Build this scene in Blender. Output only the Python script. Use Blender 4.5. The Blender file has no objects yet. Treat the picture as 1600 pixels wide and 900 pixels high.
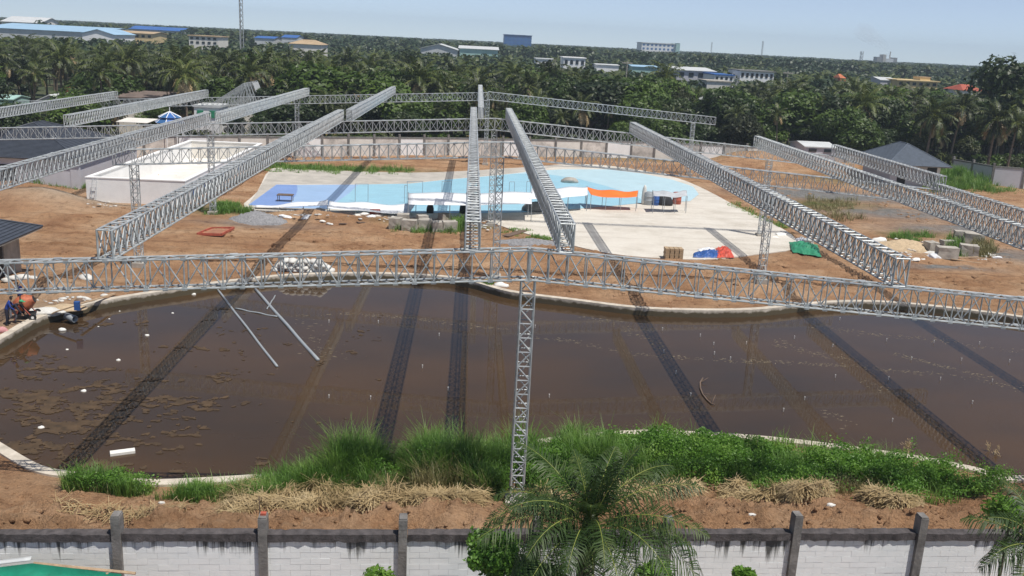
import bpy, bmesh, math, random
import numpy as np
from mathutils import Vector, Matrix

random.seed(7)
rng = np.random.default_rng(11)
sc = bpy.context.scene
col = sc.collection

# ------------------------------------------------------------------ camera
F, PITCH, ROLL, YAW, H = 1449.0, 14.85, 2.85, 3.0, 17.0      # focal in px of the 1600 px wide photo
_p, _r, _y = map(math.radians, (PITCH, ROLL, YAW))
_fw = np.array([math.sin(_y)*math.cos(_p), math.cos(_y)*math.cos(_p), -math.sin(_p)])
_rt = np.array([math.cos(_y), -math.sin(_y), 0.0])
_up = np.cross(_rt, _fw)
RT = _rt*math.cos(_r) + _up*math.sin(_r)
UP = -_rt*math.sin(_r) + _up*math.cos(_r)
CAM = np.array([0.0, 0.0, H])
cd = bpy.data.cameras.new('camera')
cd.sensor_width = 36.0
cd.lens = 36.0*F/1600.0
cd.clip_start, cd.clip_end = 0.5, 12000
cam = bpy.data.objects.new('camera', cd)
col.objects.link(cam)
cam.matrix_world = Matrix(((RT[0], UP[0], -_fw[0], 0), (RT[1], UP[1], -_fw[1], 0), (RT[2], UP[2], -_fw[2], H), (0, 0, 0, 1)))
sc.camera = cam

# ------------------------------------------------------------------ sky, sun, exposure
SUN_DIR = Vector((3.5, -3.1, 10.4)).normalized()             # towards the sun
elev = math.asin(SUN_DIR.z)
world = bpy.data.worlds.new('World')
sc.world = world
world.use_nodes = True
nt = world.node_tree
bgn = nt.nodes['Background']
sky = nt.nodes.new('ShaderNodeTexSky')
sky.sky_type = 'NISHITA'
sky.sun_disc = False
sky.sun_elevation = elev
sky.sun_rotation = math.atan2(SUN_DIR.x, SUN_DIR.y)
sky.altitude = 0
sky.air_density = 0.45
sky.dust_density = 0.0
sky.ozone_density = 4.0
hsv = nt.nodes.new('ShaderNodeHueSaturation'); hsv.inputs['Saturation'].default_value = 0.70
nt.links.new(sky.outputs[0], hsv.inputs['Color']); nt.links.new(hsv.outputs[0], bgn.inputs['Color'])
HAZE = 0.00028
bgn.inputs['Strength'].default_value = 0.112
sd = bpy.data.lights.new('sun', 'SUN')
sd.energy = 4.0
sd.angle = math.radians(0.55)
sd.color = (1.0, 0.95, 0.88)
so = bpy.data.objects.new('sun', sd)
col.objects.link(so)
so.rotation_euler = SUN_DIR.to_track_quat('Z', 'Y').to_euler()
so.location = (60, -40, 120)
sc.view_settings.view_transform = 'Standard'
sc.view_settings.look = 'None'
sc.view_settings.exposure = 0.18
sc.view_settings.gamma = 1.0
sc.render.engine = 'CYCLES'
sc.cycles.max_bounces = 6
sc.cycles.diffuse_bounces = 3
sc.cycles.glossy_bounces = 3
sc.cycles.transmission_bounces = 3
sc.cycles.volume_bounces = 0
sc.cycles.transparent_max_bounces = 6
sc.cycles.use_denoising = True
sc.cycles.caustics_reflective = False
sc.cycles.caustics_refractive = False

# ------------------------------------------------------------------ pixel helpers (photo pixels, 1600 x 900)
def ray(x, y):
    return RT*((x-800)/F) - UP*((y-450)/F) + _fw
def W(x, y, z=0.0):                       # where the pixel's ray meets the level z
    d = ray(x, y); t = (z-H)/d[2]
    return Vector(CAM + t*d)
def onY(x, y, Y):                         # where the pixel's ray meets the upright plane at distance Y
    d = ray(x, y); return Vector(CAM + d*(Y/d[1]))
def proj(P):
    d = np.asarray(P, float) - CAM
    z = d @ _fw
    return 800+F*(d @ RT)/z, 450-F*(d @ UP)/z

# ------------------------------------------------------------------ noise
def _lat(ix, iy, seed):
    n = (ix.astype(np.int64)*374761393 + iy.astype(np.int64)*668265263 + seed*1274126177) & 0x7fffffff
    n = ((n ^ (n >> 13))*1274126177) & 0x7fffffff
    return ((n ^ (n >> 16)) & 0xffff)/65535.0
def vnoise(x, y, seed=0):
    x = np.asarray(x, float); y = np.asarray(y, float)
    ix = np.floor(x); iy = np.floor(y); fx = x-ix; fy = y-iy
    fx = fx*fx*(3-2*fx); fy = fy*fy*(3-2*fy)
    a = _lat(ix, iy, seed); b = _lat(ix+1, iy, seed); c = _lat(ix, iy+1, seed); d = _lat(ix+1, iy+1, seed)
    return (a*(1-fx)+b*fx)*(1-fy) + (c*(1-fx)+d*fx)*fy
def fbm(x, y, o=4, seed=0):
    s = 0; a = .5
    for k in range(o):
        s = s + a*vnoise(np.asarray(x)*2**k+17.3*k, np.asarray(y)*2**k-9.1*k, seed+k); a *= .5
    return s/(1-.5**o)

def inpoly(x, y, poly):
    x = np.asarray(x, float); y = np.asarray(y, float)
    r = np.zeros(x.shape, bool); n = len(poly)
    for i in range(n):
        x0, y0 = poly[i]; x1, y1 = poly[(i+1) % n]
        if y0 == y1: continue
        c = ((y0 > y) != (y1 > y)) & (x < (x1-x0)*(y-y0)/(y1-y0)+x0)
        r ^= c
    return r
def polydist(x, y, poly):
    x = np.asarray(x, float); y = np.asarray(y, float)
    best = np.full(x.shape, 1e9)
    for i in range(len(poly)):
        x0, y0 = poly[i]; x1, y1 = poly[(i+1) % len(poly)]
        dx, dy = x1-x0, y1-y0
        t = np.clip(((x-x0)*dx+(y-y0)*dy)/(dx*dx+dy*dy+1e-9), 0, 1)
        best = np.minimum(best, np.hypot(x-x0-t*dx, y-y0-t*dy))
    return best
def smoothloop(P, n=6, closed=True):
    P = [np.array(p[:2], float) for p in P]; out = []
    N = len(P)
    for i in range(N if closed else N-1):
        p0 = P[(i-1) % N] if closed or i > 0 else P[i]
        p1 = P[i]; p2 = P[(i+1) % N]
        p3 = P[(i+2) % N] if closed or i < N-2 else p2
        for k in range(n):
            t = k/n
            out.append(.5*((2*p1)+(-p0+p2)*t+(2*p0-5*p1+4*p2-p3)*t*t+(-p0+3*p1-3*p2+p3)*t**3))
    if not closed: out.append(P[-1])
    return out

# ------------------------------------------------------------------ materials
def newmat(name):
    m = bpy.data.materials.new(name); m.use_nodes = True
    return m, m.node_tree, m.node_tree.nodes['Principled BSDF']
def pos_node(t, scale=(1, 1, 1), obj=False):
    mp = t.nodes.new('ShaderNodeMapping'); mp.inputs['Scale'].default_value = scale
    if obj:
        tc = t.nodes.new('ShaderNodeTexCoord'); t.links.new(tc.outputs['Object'], mp.inputs['Vector'])
    else:
        g = t.nodes.new('ShaderNodeNewGeometry'); t.links.new(g.outputs['Position'], mp.inputs['Vector'])
    return mp.outputs['Vector']
def noise(t, vec, scale, detail=6, rough=.6):
    n = t.nodes.new('ShaderNodeTexNoise'); n.inputs['Scale'].default_value = scale
    n.inputs['Detail'].default_value = detail; n.inputs['Roughness'].default_value = rough
    if vec is not None: t.links.new(vec, n.inputs['Vector'])
    return n.outputs['Fac']
def ramp(t, fac, stops):
    r = t.nodes.new('ShaderNodeValToRGB'); t.links.new(fac, r.inputs['Fac'])
    e = r.color_ramp.elements
    while len(e) > 1: e.remove(e[-1])
    e[0].position = stops[0][0]; e[0].color = (*stops[0][1], 1)
    for p, c in stops[1:]:
        k = e.new(p); k.color = (*c, 1)
    return r.outputs['Color']
def mix(t, fac, a, b, mode='MIX'):
    m = t.nodes.new('ShaderNodeMix'); m.data_type = 'RGBA'; m.blend_type = mode
    for s, v in ((m.inputs[0], fac), (m.inputs[6], a), (m.inputs[7], b)):
        if hasattr(v, 'links') or hasattr(v, 'is_linked'): t.links.new(v, s)
        elif isinstance(v, (int, float)): s.default_value = v
        else: s.default_value = (*v, 1)
    return m.outputs[2]
def bump(t, b, h, strength=.3, dist=.05):
    n = t.nodes.new('ShaderNodeBump'); n.inputs['Strength'].default_value = strength
    n.inputs['Distance'].default_value = dist
    t.links.new(h, n.inputs['Height']); t.links.new(n.outputs['Normal'], b.inputs['Normal'])

def plain(name, c, rough=.7, metal=0.0, var=.18, scale=1.5, bmp=0.0, obj=False):
    """a colour with grain and wear"""
    m, t, b = newmat(name)
    v = pos_node(t, obj=obj)
    f = noise(t, v, scale, 8, .65)
    lo = tuple(x*(1-var) for x in c); hi = tuple(min(1, x*(1+var)) for x in c)
    t.links.new(ramp(t, f, [(.3, lo), (.7, hi)]), b.inputs['Base Color'])
    b.inputs['Roughness'].default_value = rough; b.inputs['Metallic'].default_value = metal
    if bmp: bump(t, b, noise(t, v, scale*6, 6), bmp)
    return m

M = {}
def galvanised():
    m, t, b = newmat('galvanised_steel')
    oi = t.nodes.new('ShaderNodeObjectInfo')
    f = noise(t, pos_node(t), 2.5, 5)
    c = ramp(t, f, [(.3, (.33, .36, .37)), (.5, (.48, .51, .52)), (.7, (.64, .67, .68))])
    c2 = mix(t, oi.outputs['Random'], (.82, .82, .84), (1.1, 1.1, 1.08))
    t.links.new(mix(t, 1.0, c, c2, 'MULTIPLY'), b.inputs['Base Color'])
    b.inputs['Metallic'].default_value = .3; b.inputs['Roughness'].default_value = .5
    return m
M['steel'] = galvanised()
M['concrete'] = plain('weathered_concrete', (.42, .39, .34), .9, 0, .3, 1.2, .3)
M['concrete_dark'] = plain('dark_concrete', (.20, .20, .19), .9, 0, .35, 2.5, .4)
M['white_wall'] = plain('white_render', (.90, .90, .89), .85, 0, .07, .8, .1)
M['cream_wall'] = plain('cream_render', (.76, .73, .67), .9, 0, .12, .5, .1)
M['grey_wall'] = plain('grey_render', (.56, .56, .60), .85, 0, .08, .6, .1)
M['dark_grey_roof'] = plain('dark_grey_roof_tile', (.055, .065, .085), .6, 0, .25, 2)
M['blue_grey_roof'] = plain('blue_grey_roof_tile', (.12, .145, .18), .55, 0, .2, 2)
M['black'] = plain('black_opening', (.02, .02, .022), .7)
M['glass'] = plain('dark_window_glass', (.03, .04, .05), .12)
M['bark'] = plain('palm_bark', (.20, .16, .12), .9, 0, .35, 3, .4)
M['bark2'] = plain('tree_bark', (.13, .10, .075), .9, 0, .35, 3, .4)
M['white_tarp'] = plain('white_tarpaulin', (.80, .82, .84), .55, 0, .08, 1.2, .15)
M['grey_tarp'] = plain('grey_tarpaulin', (.50, .52, .54), .6, 0, .2, 1.2, .15)
M['orange_tarp'] = plain('orange_tarpaulin', (.90, .20, .03), .55, 0, .1, 1, .15)
M['green_tarp'] = plain('green_tarpaulin', (.03, .25, .13), .55, 0, .2, 2, .2)
M['green_roof'] = plain('green_shade_cloth', (.008, .22, .13), .6, 0, .25, 2, .2)
M['blue_tarp'] = plain('blue_tarpaulin', (.03, .10, .32), .5, 0, .25, 2, .2)
M['red_tarp'] = plain('red_tarpaulin', (.62, .10, .06), .5, 0, .25, 2, .2)
M['red_paint'] = plain('red_oxide_paint', (.42, .10, .06), .6, 0, .3, 4)
M['wood'] = plain('raw_timber', (.42, .30, .19), .8, 0, .3, 5)
M['wood_dark'] = plain('old_timber', (.16, .11, .08), .85, 0, .3, 5)
M['foam'] = plain('white_foam', (.82, .81, .76), .7, 0, .08, 8)
M['plastic_white'] = plain('white_plastic', (.78, .78, .76), .35, 0, .05, 8)
M['plastic_grey'] = plain('grey_plastic_pipe', (.33, .36, .38), .4, 0, .1, 6)
M['apron'] = plain('grey_apron_concrete', (.47, .44, .39), .9, 0, .22, .5, .3)
M['gravel'] = plain('grey_gravel', (.26, .26, .27), .95, 0, .4, 6, .6)
M['sand'] = plain('pale_sand', (.52, .40, .26), .95, 0, .2, 3, .5)
M['sack'] = plain('pale_sack', (.66, .65, .61), .8, 0, .15, 5, .3)
M['pale_blue_roof'] = plain('pale_blue_roof_sheet', (.36, .55, .72), .5, 0, .08, .1)
M['blue_roof'] = plain('blue_roof_sheet', (.04, .14, .42), .5, 0, .15, .1)
M['tower_blue'] = plain('blue_cladding', (.05, .16, .38), .5, 0, .2, .2)
M['red_roof'] = plain('red_roof_tile', (.42, .10, .06), .7, 0, .25, .5)
M['orange_roof'] = plain('orange_roof_tile', (.55, .17, .07), .7, 0, .25, .5)
M['tan_roof'] = plain('tan_roof', (.46, .34, .21), .8, 0, .2, .3)
M['brown_roof'] = plain('brown_fibre_roof', (.17, .13, .11), .85, 0, .3, .6)
M['pale_roof'] = plain('pale_sheet_roof', (.60, .62, .62), .6, 0, .12, .4)
M['yellow_wall'] = plain('yellow_render', (.68, .52, .27), .85, 0, .1, .5)
M['teal_wall'] = plain('pale_green_cladding', (.38, .58, .54), .7, 0, .1, .2)
M['skin'] = plain('skin', (.32, .18, .11), .6, 0, .08, 8, 0, True)
M['blue_cloth'] = plain('blue_work_shirt', (.012, .045, .26), .85, 0, .25, 9, 0, True)
M['navy_cloth'] = plain('dark_trousers', (.018, .02, .035), .85, 0, .25, 9, 0, True)
M['grey_cloth'] = plain('grey_trousers', (.16, .16, .18), .85, 0, .25, 9, 0, True)
M['hair'] = plain('black_hair', (.012, .01, .01), .6, 0, .2, 9, 0, True)
M['green_cloth'] = plain('green_cap_cloth', (.06, .35, .16), .8, 0, .2, 9, 0, True)
M['drum'] = plain('rusty_orange_drum', (.45, .13, .06), .6, .1, .35, 5, .2)
M['pink'] = plain('faded_pink_sack', (.62, .30, .30), .8, 0, .25, 6, .3)
M['rust_soil'] = plain('rust_stained_soil', (.36, .17, .10), .95, 0, .35, 2, .4)
M['tyre'] = plain('rubber', (.02, .02, .02), .8)

def leafmat(name, stops, trans=.25, spread=.45):
    m, t, b = newmat(name)
    f = noise(t, pos_node(t), .9, 4)
    c = ramp(t, f, stops)
    oi = t.nodes.new('ShaderNodeObjectInfo')
    c = mix(t, oi.outputs['Random'], mix(t, 1.0, c, (1-spread,)*2+(1-spread*.9,), 'MULTIPLY'), mix(t, 1.0, c, (1+spread*1.1, 1+spread*.9, 1.0), 'MULTIPLY'))
    t.links.new(c, b.inputs['Base Color'])
    b.inputs['Roughness'].default_value = .5
    tr = t.nodes.new('ShaderNodeBsdfTranslucent'); t.links.new(c, tr.inputs['Color'])
    ms = t.nodes.new('ShaderNodeMixShader'); ms.inputs[0].default_value = trans
    out = t.nodes['Material Output']
    t.links.new(b.outputs[0], ms.inputs[1]); t.links.new(tr.outputs[0], ms.inputs[2]); t.links.new(ms.outputs[0], out.inputs['Surface'])
    return m
M['palm'] = leafmat('coconut_frond', [(.3, (.036, .058, .02)), (.55, (.064, .09, .028)), (.75, (.13, .14, .05))])
M['palm_near'] = leafmat('young_coconut_frond', [(.3, (.03, .066, .016)), (.55, (.062, .112, .027)), (.75, (.16, .20, .06))], .35, 0)
M['rachis'] = plain('frond_rib', (.30, .34, .07), .5, 0, .2, 3)
M['leaf_dark'] = leafmat('dark_leaf', [(.3, (.020, .040, .013)), (.6, (.04, .068, .02)), (.8, (.075, .10, .03))])
M['leaf_mid'] = leafmat('green_leaf', [(.3, (.038, .076, .015)), (.6, (.075, .13, .022)), (.8, (.135, .185, .034))])
M['leaf_olive'] = leafmat('olive_leaf', [(.3, (.045, .06, .02)), (.6, (.075, .095, .03)), (.8, (.12, .13, .045))])
M['grass'] = leafmat('tall_grass', [(.25, (.08, .18, .03)), (.5, (.155, .30, .05)), (.75, (.27, .40, .09))], .45, 0)
M['weed'] = leafmat('broad_weed_leaf', [(.25, (.065, .17, .02)), (.5, (.14, .30, .035)), (.75, (.26, .42, .07))], .45, 0)
M['dry_grass'] = leafmat('yellowing_grass', [(.25, (.14, .15, .05)), (.5, (.24, .22, .09)), (.75, (.36, .31, .15))], .25, 0)
M['straw'] = leafmat('dry_straw', [(.2, (.22, .15, .07)), (.5, (.44, .33, .17)), (.8, (.64, .52, .32))], .1, 0)
M['algae'] = plain('brown_floating_algae', (.075, .046, .022), .85, 0, .5, 2.2, .6)
M['scum'] = plain('pale_scum', (.26, .22, .15), .8, 0, .3, 3)

def soil_mat():
    m, t, b = newmat('orange_soil')
    v = pos_node(t)
    big = noise(t, v, .22, 8, .6); mid = noise(t, v, 1.6, 8, .7); fine = noise(t, v, 9, 6, .7)
    c = ramp(t, big, [(.3, (.36, .195, .105)), (.5, (.50, .30, .17)), (.7, (.62, .42, .265))])
    c = mix(t, 1.0, c, ramp(t, mid, [(.28, (.58, .53, .49)), (.47, (1, 1, 1)), (.72, (1.15, 1.13, 1.1))]), 'MULTIPLY')
    c = mix(t, 1.0, c, ramp(t, fine, [(.25, (.6, .56, .52)), (.45, (1, 1, 1)), (.8, (1.1, 1.1, 1.1))]), 'MULTIPLY')
    # wheel-worn streaks running across the site
    st = noise(t, pos_node(t, (.06, .9, 1)), 1.0, 6, .6)
    c = mix(t, 1.0, c, ramp(t, st, [(.35, (.74, .70, .66)), (.5, (1, 1, 1)), (.7, (1.06, 1.05, 1.04))]), 'MULTIPLY')
    a = t.nodes.new('ShaderNodeVertexColor'); a.layer_name = 'mask'
    s = t.nodes.new('ShaderNodeSeparateColor'); t.links.new(a.outputs['Color'], s.inputs[0])
    gl = ramp(t, mid, [(.3, (.17, .165, .16)), (.7, (.36, .35, .33))])
    c = mix(t, s.outputs[0], c, gl)
    gr = ramp(t, mid, [(.3, (.05, .09, .02)), (.7, (.17, .19, .06))])
    c = mix(t, s.outputs[1], c, gr)
    pl = ramp(t, mid, [(.3, (.44, .37, .28)), (.7, (.66, .58, .46))])
    c = mix(t, s.outputs[2], c, pl)
    t.links.new(c, b.inputs['Base Color']); b.inputs['Roughness'].default_value = .95
    b.inputs['Specular IOR Level'].default_value = .15
    ad = t.nodes.new('ShaderNodeMath'); ad.operation = 'ADD'; t.links.new(mid, ad.inputs[0]); t.links.new(fine, ad.inputs[1])
    bump(t, b, ad.outputs[0], 1.0, .28)
    return m
M['soil'] = soil_mat()

def water_mat():
    m, t, b = newmat('murky_pond_water')
    f = noise(t, pos_node(t, (.6, 1, 1)), .08, 4)
    t.links.new(ramp(t, f, [(.35, (.044, .030, .019)), (.65, (.080, .045, .019))]), b.inputs['Base Color'])
    b.inputs['Roughness'].default_value = .03; b.inputs['IOR'].default_value = 1.33
    bump(t, b, noise(t, pos_node(t), 1.6, 5), .05, .02)
    return m
M['water'] = water_mat()

def pad_mat():
    m, t, b = newmat('bleached_concrete')
    v = pos_node(t)
    f = noise(t, v, .35, 8, .65); g = noise(t, pos_node(t, (.12, 1, 1)), .8, 6); h = noise(t, v, 6, 5)
    c = ramp(t, f, [(.3, (.52, .47, .39)), (.5, (.68, .63, .55)), (.7, (.76, .72, .64))])
    c = mix(t, 1.0, c, ramp(t, g, [(.3, (.72, .70, .67)), (.5, (1, 1, 1))]), 'MULTIPLY')
    c = mix(t, .3, c, ramp(t, h, [(.3, (.4, .37, .31)), (.7, (.75, .72, .66))]))
    t.links.new(c, b.inputs['Base Color']); b.inputs['Roughness'].default_value = .9
    bump(t, b, h, .2, .02)
    return m
M['pad'] = pad_mat()
def tile_mat(name, c, var=.1):
    m, t, b = newmat(name)
    f = noise(t, pos_node(t), .4, 7)
    c1 = ramp(t, noise(t, pos_node(t, (.35, 1, 1)), .9, 8, .75), [(.3, tuple(x*(1-var*1.6) for x in c)), (.7, tuple(min(1, x*(1+var)) for x in c))]); c2 = ramp(t, f, [(.3, tuple(x*(1-var) for x in c)), (.7, tuple(min(1, x*(1+var)) for x in c))])
    br = t.nodes.new('ShaderNodeTexBrick'); br.offset = 0; br.inputs['Scale'].default_value = 1.6
    br.inputs['Color1'].default_value = (1, 1, 1, 1); br.inputs['Color2'].default_value = (.95, .96, .97, 1); br.inputs['Mortar'].default_value = (.82, .84, .86, 1)
    br.inputs['Mortar Size'].default_value = .012; br.inputs['Brick Width'].default_value = .5; br.inputs['Row Height'].default_value = .5
    t.links.new(pos_node(t), br.inputs['Vector'])
    c1 = mix(t, .5, c1, c2); c1 = mix(t, ramp(t, noise(t, pos_node(t), .7, 8, .7), [(.60, (0, 0, 0)), (.78, (.6, .6, .6))]), c1, (.55, .52, .45))
    t.links.new(mix(t, 1.0, c1, br.outputs['Color'], 'MULTIPLY'), b.inputs['Base Color'])
    b.inputs['Roughness'].default_value = .4
    return m
M['pool_deep'] = tile_mat('periwinkle_pool_tile', (.24, .37, .70))
M['pool_mid'] = tile_mat('pale_periwinkle_pool_tile', (.38, .55, .80))
M['pool_cyan'] = tile_mat('cyan_pool_tile', (.37, .65, .78))
M['pool_pale'] = tile_mat('pale_blue_pool_tile', (.56, .76, .83))

def block_mat():
    """whitewashed block with dark runs of mould below the coping"""
    m, t, b = newmat('whitewashed_block')
    oi = t.nodes.new('ShaderNodeObjectInfo')
    v = pos_node(t)
    f = noise(t, v, 3, 7)
    c = ramp(t, f, [(.3, (.84, .86, .86)), (.7, (.93, .94, .93))])
    c = mix(t, 1.0, c, mix(t, oi.outputs['Random'], (.96, .97, .97), (1.0, 1.0, 1.0)), 'MULTIPLY')
    # vertical streaks: stretched noise, fading downwards with ragged ends
    st = noise(t, pos_node(t, (5.5, 5.5, .12)), 1.0, 5, .7)
    big = noise(t, pos_node(t, (.55, .55, .05)), 1.0, 3, .5)
    g = t.nodes.new('ShaderNodeNewGeometry'); sx = t.nodes.new('ShaderNodeSeparateXYZ'); t.links.new(g.outputs['Position'], sx.inputs[0])
    mr = t.nodes.new('ShaderNodeMapRange'); mr.inputs[1].default_value = .9; mr.inputs[2].default_value = 2.35
    mr.inputs[3].default_value = 0.0; mr.inputs[4].default_value = .5; t.links.new(sx.outputs['Z'], mr.inputs[0])
    a1 = t.nodes.new('ShaderNodeMath'); a1.operation = 'ADD'; t.links.new(st, a1.inputs[0]); t.links.new(mr.outputs[0], a1.inputs[1])
    a2 = t.nodes.new('ShaderNodeMath'); a2.operation = 'ADD'; t.links.new(a1.outputs[0], a2.inputs[0]); t.links.new(big, a2.inputs[1])
    k = ramp(t, a2.outputs[0], [(.0, (0, 0, 0)), (.72, (0, 0, 0)), (.80, (1, 1, 1))])
    mr2 = t.nodes.new('ShaderNodeMath'); mr2.operation = 'MULTIPLY'; mr2.inputs[1].default_value = .64; t.links.new(a2.outputs[0], mr2.inputs[0])
    k = ramp(t, mr2.outputs[0], [(.88, (0, 0, 0)), (.97, (1, 1, 1))])
    c = mix(t, k, c, (.10, .10, .095))
    t.links.new(c, b.inputs['Base Color']); b.inputs['Roughness'].default_value = .9
    bump(t, b, noise(t, v, 18, 5), .25, .02)
    return m
M['block'] = block_mat()
M['mortar'] = plain('grey_mortar', (.46, .47, .46), .95, 0, .25, 5, .4)
M['coping'] = plain('mouldy_coping', (.085, .075, .075), .95, 0, .55, 3.5, .6)
M['post'] = plain('weathered_post', (.19, .18, .17), .9, 0, .45, 2.2, .5)
def rim_mat():
    m, t, b = newmat('pond_rim_concrete'); v = pos_node(t)
    c = ramp(t, noise(t, v, 1.6, 8, .65), [(.3, (.42, .37, .30)), (.7, (.70, .63, .53))])
    g = t.nodes.new('ShaderNodeNewGeometry'); sx = t.nodes.new('ShaderNodeSeparateXYZ'); t.links.new(g.outputs['Position'], sx.inputs[0])
    ml = t.nodes.new('ShaderNodeMath'); ml.operation = 'MULTIPLY_ADD'; t.links.new(noise(t, v, 2.2, 6), ml.inputs[0]); ml.inputs[1].default_value = .5; t.links.new(sx.outputs['Z'], ml.inputs[2])
    k = ramp(t, ml.outputs[0], [(.12, (1, 1, 1)), (.26, (0, 0, 0))])
    t.links.new(mix(t, k, c, (.10, .08, .045)), b.inputs['Base Color']); b.inputs['Roughness'].default_value = .9
    bump(t, b, noise(t, v, 7, 6), .4, .03)
    return m
M['rim'] = rim_mat()

# ------------------------------------------------------------------ object helpers
def link(o, parent=None, **kw):
    col.objects.link(o)
    if parent is not None: o.parent = parent
    for k, v in kw.items(): o[k] = v
    return o
def tag(o, label=None, cat=None, group=None, kind=None):
    if label: o['label'] = label
    if cat: o['category'] = cat
    if group: o['group'] = group
    if kind: o['kind'] = kind
    return o
def thing(name, label, cat, loc=(0, 0, 0), rz=0, group=None):
    o = bpy.data.objects.new(name, None); o.empty_display_size = .3
    o.location = loc; o.rotation_euler = (0, 0, rz)
    col.objects.link(o)
    return tag(o, label, cat, group)
def mesh_of(name, V, Fc, mat, smooth=False):
    me = bpy.data.meshes.new(name)
    me.from_pydata([tuple(v) for v in V], [], [tuple(f) for f in Fc])
    for mm in (mat if isinstance(mat, (list, tuple)) else [mat]): me.materials.append(mm)
    if smooth: me.shade_smooth()
    me.update()
    return me
def np_mesh(name, V, Q, mats, idx=None, smooth=False):
    """V (n,3), Q (m,k) with k = 3 or 4"""
    V = np.asarray(V, np.float32); Q = np.asarray(Q, np.int32); k = Q.shape[1]
    me = bpy.data.meshes.new(name)
    me.vertices.add(len(V)); me.vertices.foreach_set('co', V.ravel())
    me.loops.add(Q.size); me.loops.foreach_set('vertex_index', Q.ravel())
    me.polygons.add(len(Q)); me.polygons.foreach_set('loop_start', np.arange(0, Q.size, k, dtype=np.int32))
    me.polygons.foreach_set('loop_total', np.full(len(Q), k, np.int32))
    for mm in (mats if isinstance(mats, (list, tuple)) else [mats]): me.materials.append(mm)
    if idx is not None: me.polygons.foreach_set('material_index', np.asarray(idx, np.int32))
    if smooth: me.polygons.foreach_set('use_smooth', np.ones(len(Q), bool))
    me.update(calc_edges=True); me.validate()
    return me
def obj(name, me, parent=None, loc=None, **kw):
    o = bpy.data.objects.new(name, me)
    if loc is not None: o.location = loc
    return link(o, parent, **kw)
class MB:
    """collects shapes into one mesh"""
    def __init__(s): s.V = []; s.F = []; s.I = []
    def add(s, V, F, m=0):
        n = len(s.V); s.V += [tuple(v) for v in V]; s.F += [tuple(i+n for i in f) for f in F]; s.I += [m]*len(F); return s
    def box(s, lo, hi, m=0, M4=None):
        (a, b, c), (d, e, f) = lo, hi
        V = [Vector(v) for v in ((a, b, c), (d, b, c), (d, e, c), (a, e, c), (a, b, f), (d, b, f), (d, e, f), (a, e, f))]
        if M4 is not None: V = [M4 @ v for v in V]
        return s.add(V, ((0, 3, 2, 1), (4, 5, 6, 7), (0, 1, 5, 4), (1, 2, 6, 5), (2, 3, 7, 6), (3, 0, 4, 7)), m)
    def bar(s, p, q, r, n=6, m=0, r2=None):
        p = Vector(p); q = Vector(q); d = (q-p).normalized(); r2 = r if r2 is None else r2
        a = d.orthogonal().normalized(); b = d.cross(a)
        V = []
        for c, rr in ((p, r), (q, r2)):
            for k in range(n):
                t = 2*math.pi*(k+.5)/n; V.append(c+(a*math.cos(t)+b*math.sin(t))*rr)
        Fc = [(k, (k+1) % n, n+(k+1) % n, n+k) for k in range(n)]
        Fc += [tuple(range(n-1, -1, -1)), tuple(range(n, 2*n))]
        return s.add(V, Fc, m)
    def tube(s, pts, radii, n=8, m=0):
        V = []; Fc = []
        pts = [Vector(p) for p in pts]
        ref = Vector((.13, .97, .2))
        for i, p in enumerate(pts):
            d = (pts[min(i+1, len(pts)-1)]-pts[max(i-1, 0)]).normalized()
            a = d.cross(ref).normalized(); b = d.cross(a)
            for k in range(n):
                t = 2*math.pi*k/n; V.append(p+(a*math.cos(t)+b*math.sin(t))*radii[i])
        for i in range(len(pts)-1):
            for k in range(n):
                Fc.append((i*n+k, i*n+(k+1) % n, (i+1)*n+(k+1) % n, (i+1)*n+k))
        Fc += [tuple(range(n-1, -1, -1)), tuple(range((len(pts)-1)*n, len(pts)*n))]
        return s.add(V, Fc, m)
    def mesh(s, name, mats, smooth=False):
        me = mesh_of(name, s.V, s.F, mats, smooth)
        if max(s.I, default=0) > 0: me.polygons.foreach_set('material_index', s.I)
        return me
    def build(s, name, mats, parent=None, smooth=False, loc=None, **kw):
        return obj(name, s.mesh(name, mats, smooth), parent, loc, **kw)
def copy_tree(o, parent=None):
    c = o.copy(); col.objects.link(c)
    if parent is not None: c.parent = parent
    for ch in o.children: copy_tree(ch, c)
    return c

# ================================================================== SETTING
# pond outline (rim centre line), closed
far_px = [(0, 530), (60, 497), (130, 477), (200, 464), (300, 449), (345, 442), (450, 431), (570, 428), (680, 432), (740, 441), (800, 457), (900, 470), (1000, 482), (1100, 485.5), (1180, 484), (1250, 477), (1320, 472), (1400, 474), (1500, 484), (1600, 497)]
near_px = [(1600, 750), (1520, 735), (1420, 716), (1250, 693), (1150, 684), (1080, 680), (1000, 678)]
near_l = [(270, 756), (180, 752), (120, 745), (60, 735), (0, 702)]
OUT = [W(x, y)[:2] for x, y in far_px] + [(46.5, 56.5), (50, 49), (45, 41.5), (34, 37.2)] + [W(x, y)[:2] for x, y in near_px] + \
      [(4.6, 38.0), (0.5, 36.2), (-5, 34.2)] + [W(x, y)[:2] for x, y in near_l] + [(-22.6, 39.0), (-25.6, 43.5)]
POND = [tuple(p) for p in smoothloop(OUT, 5)]
WATER_Z = -.42

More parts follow.
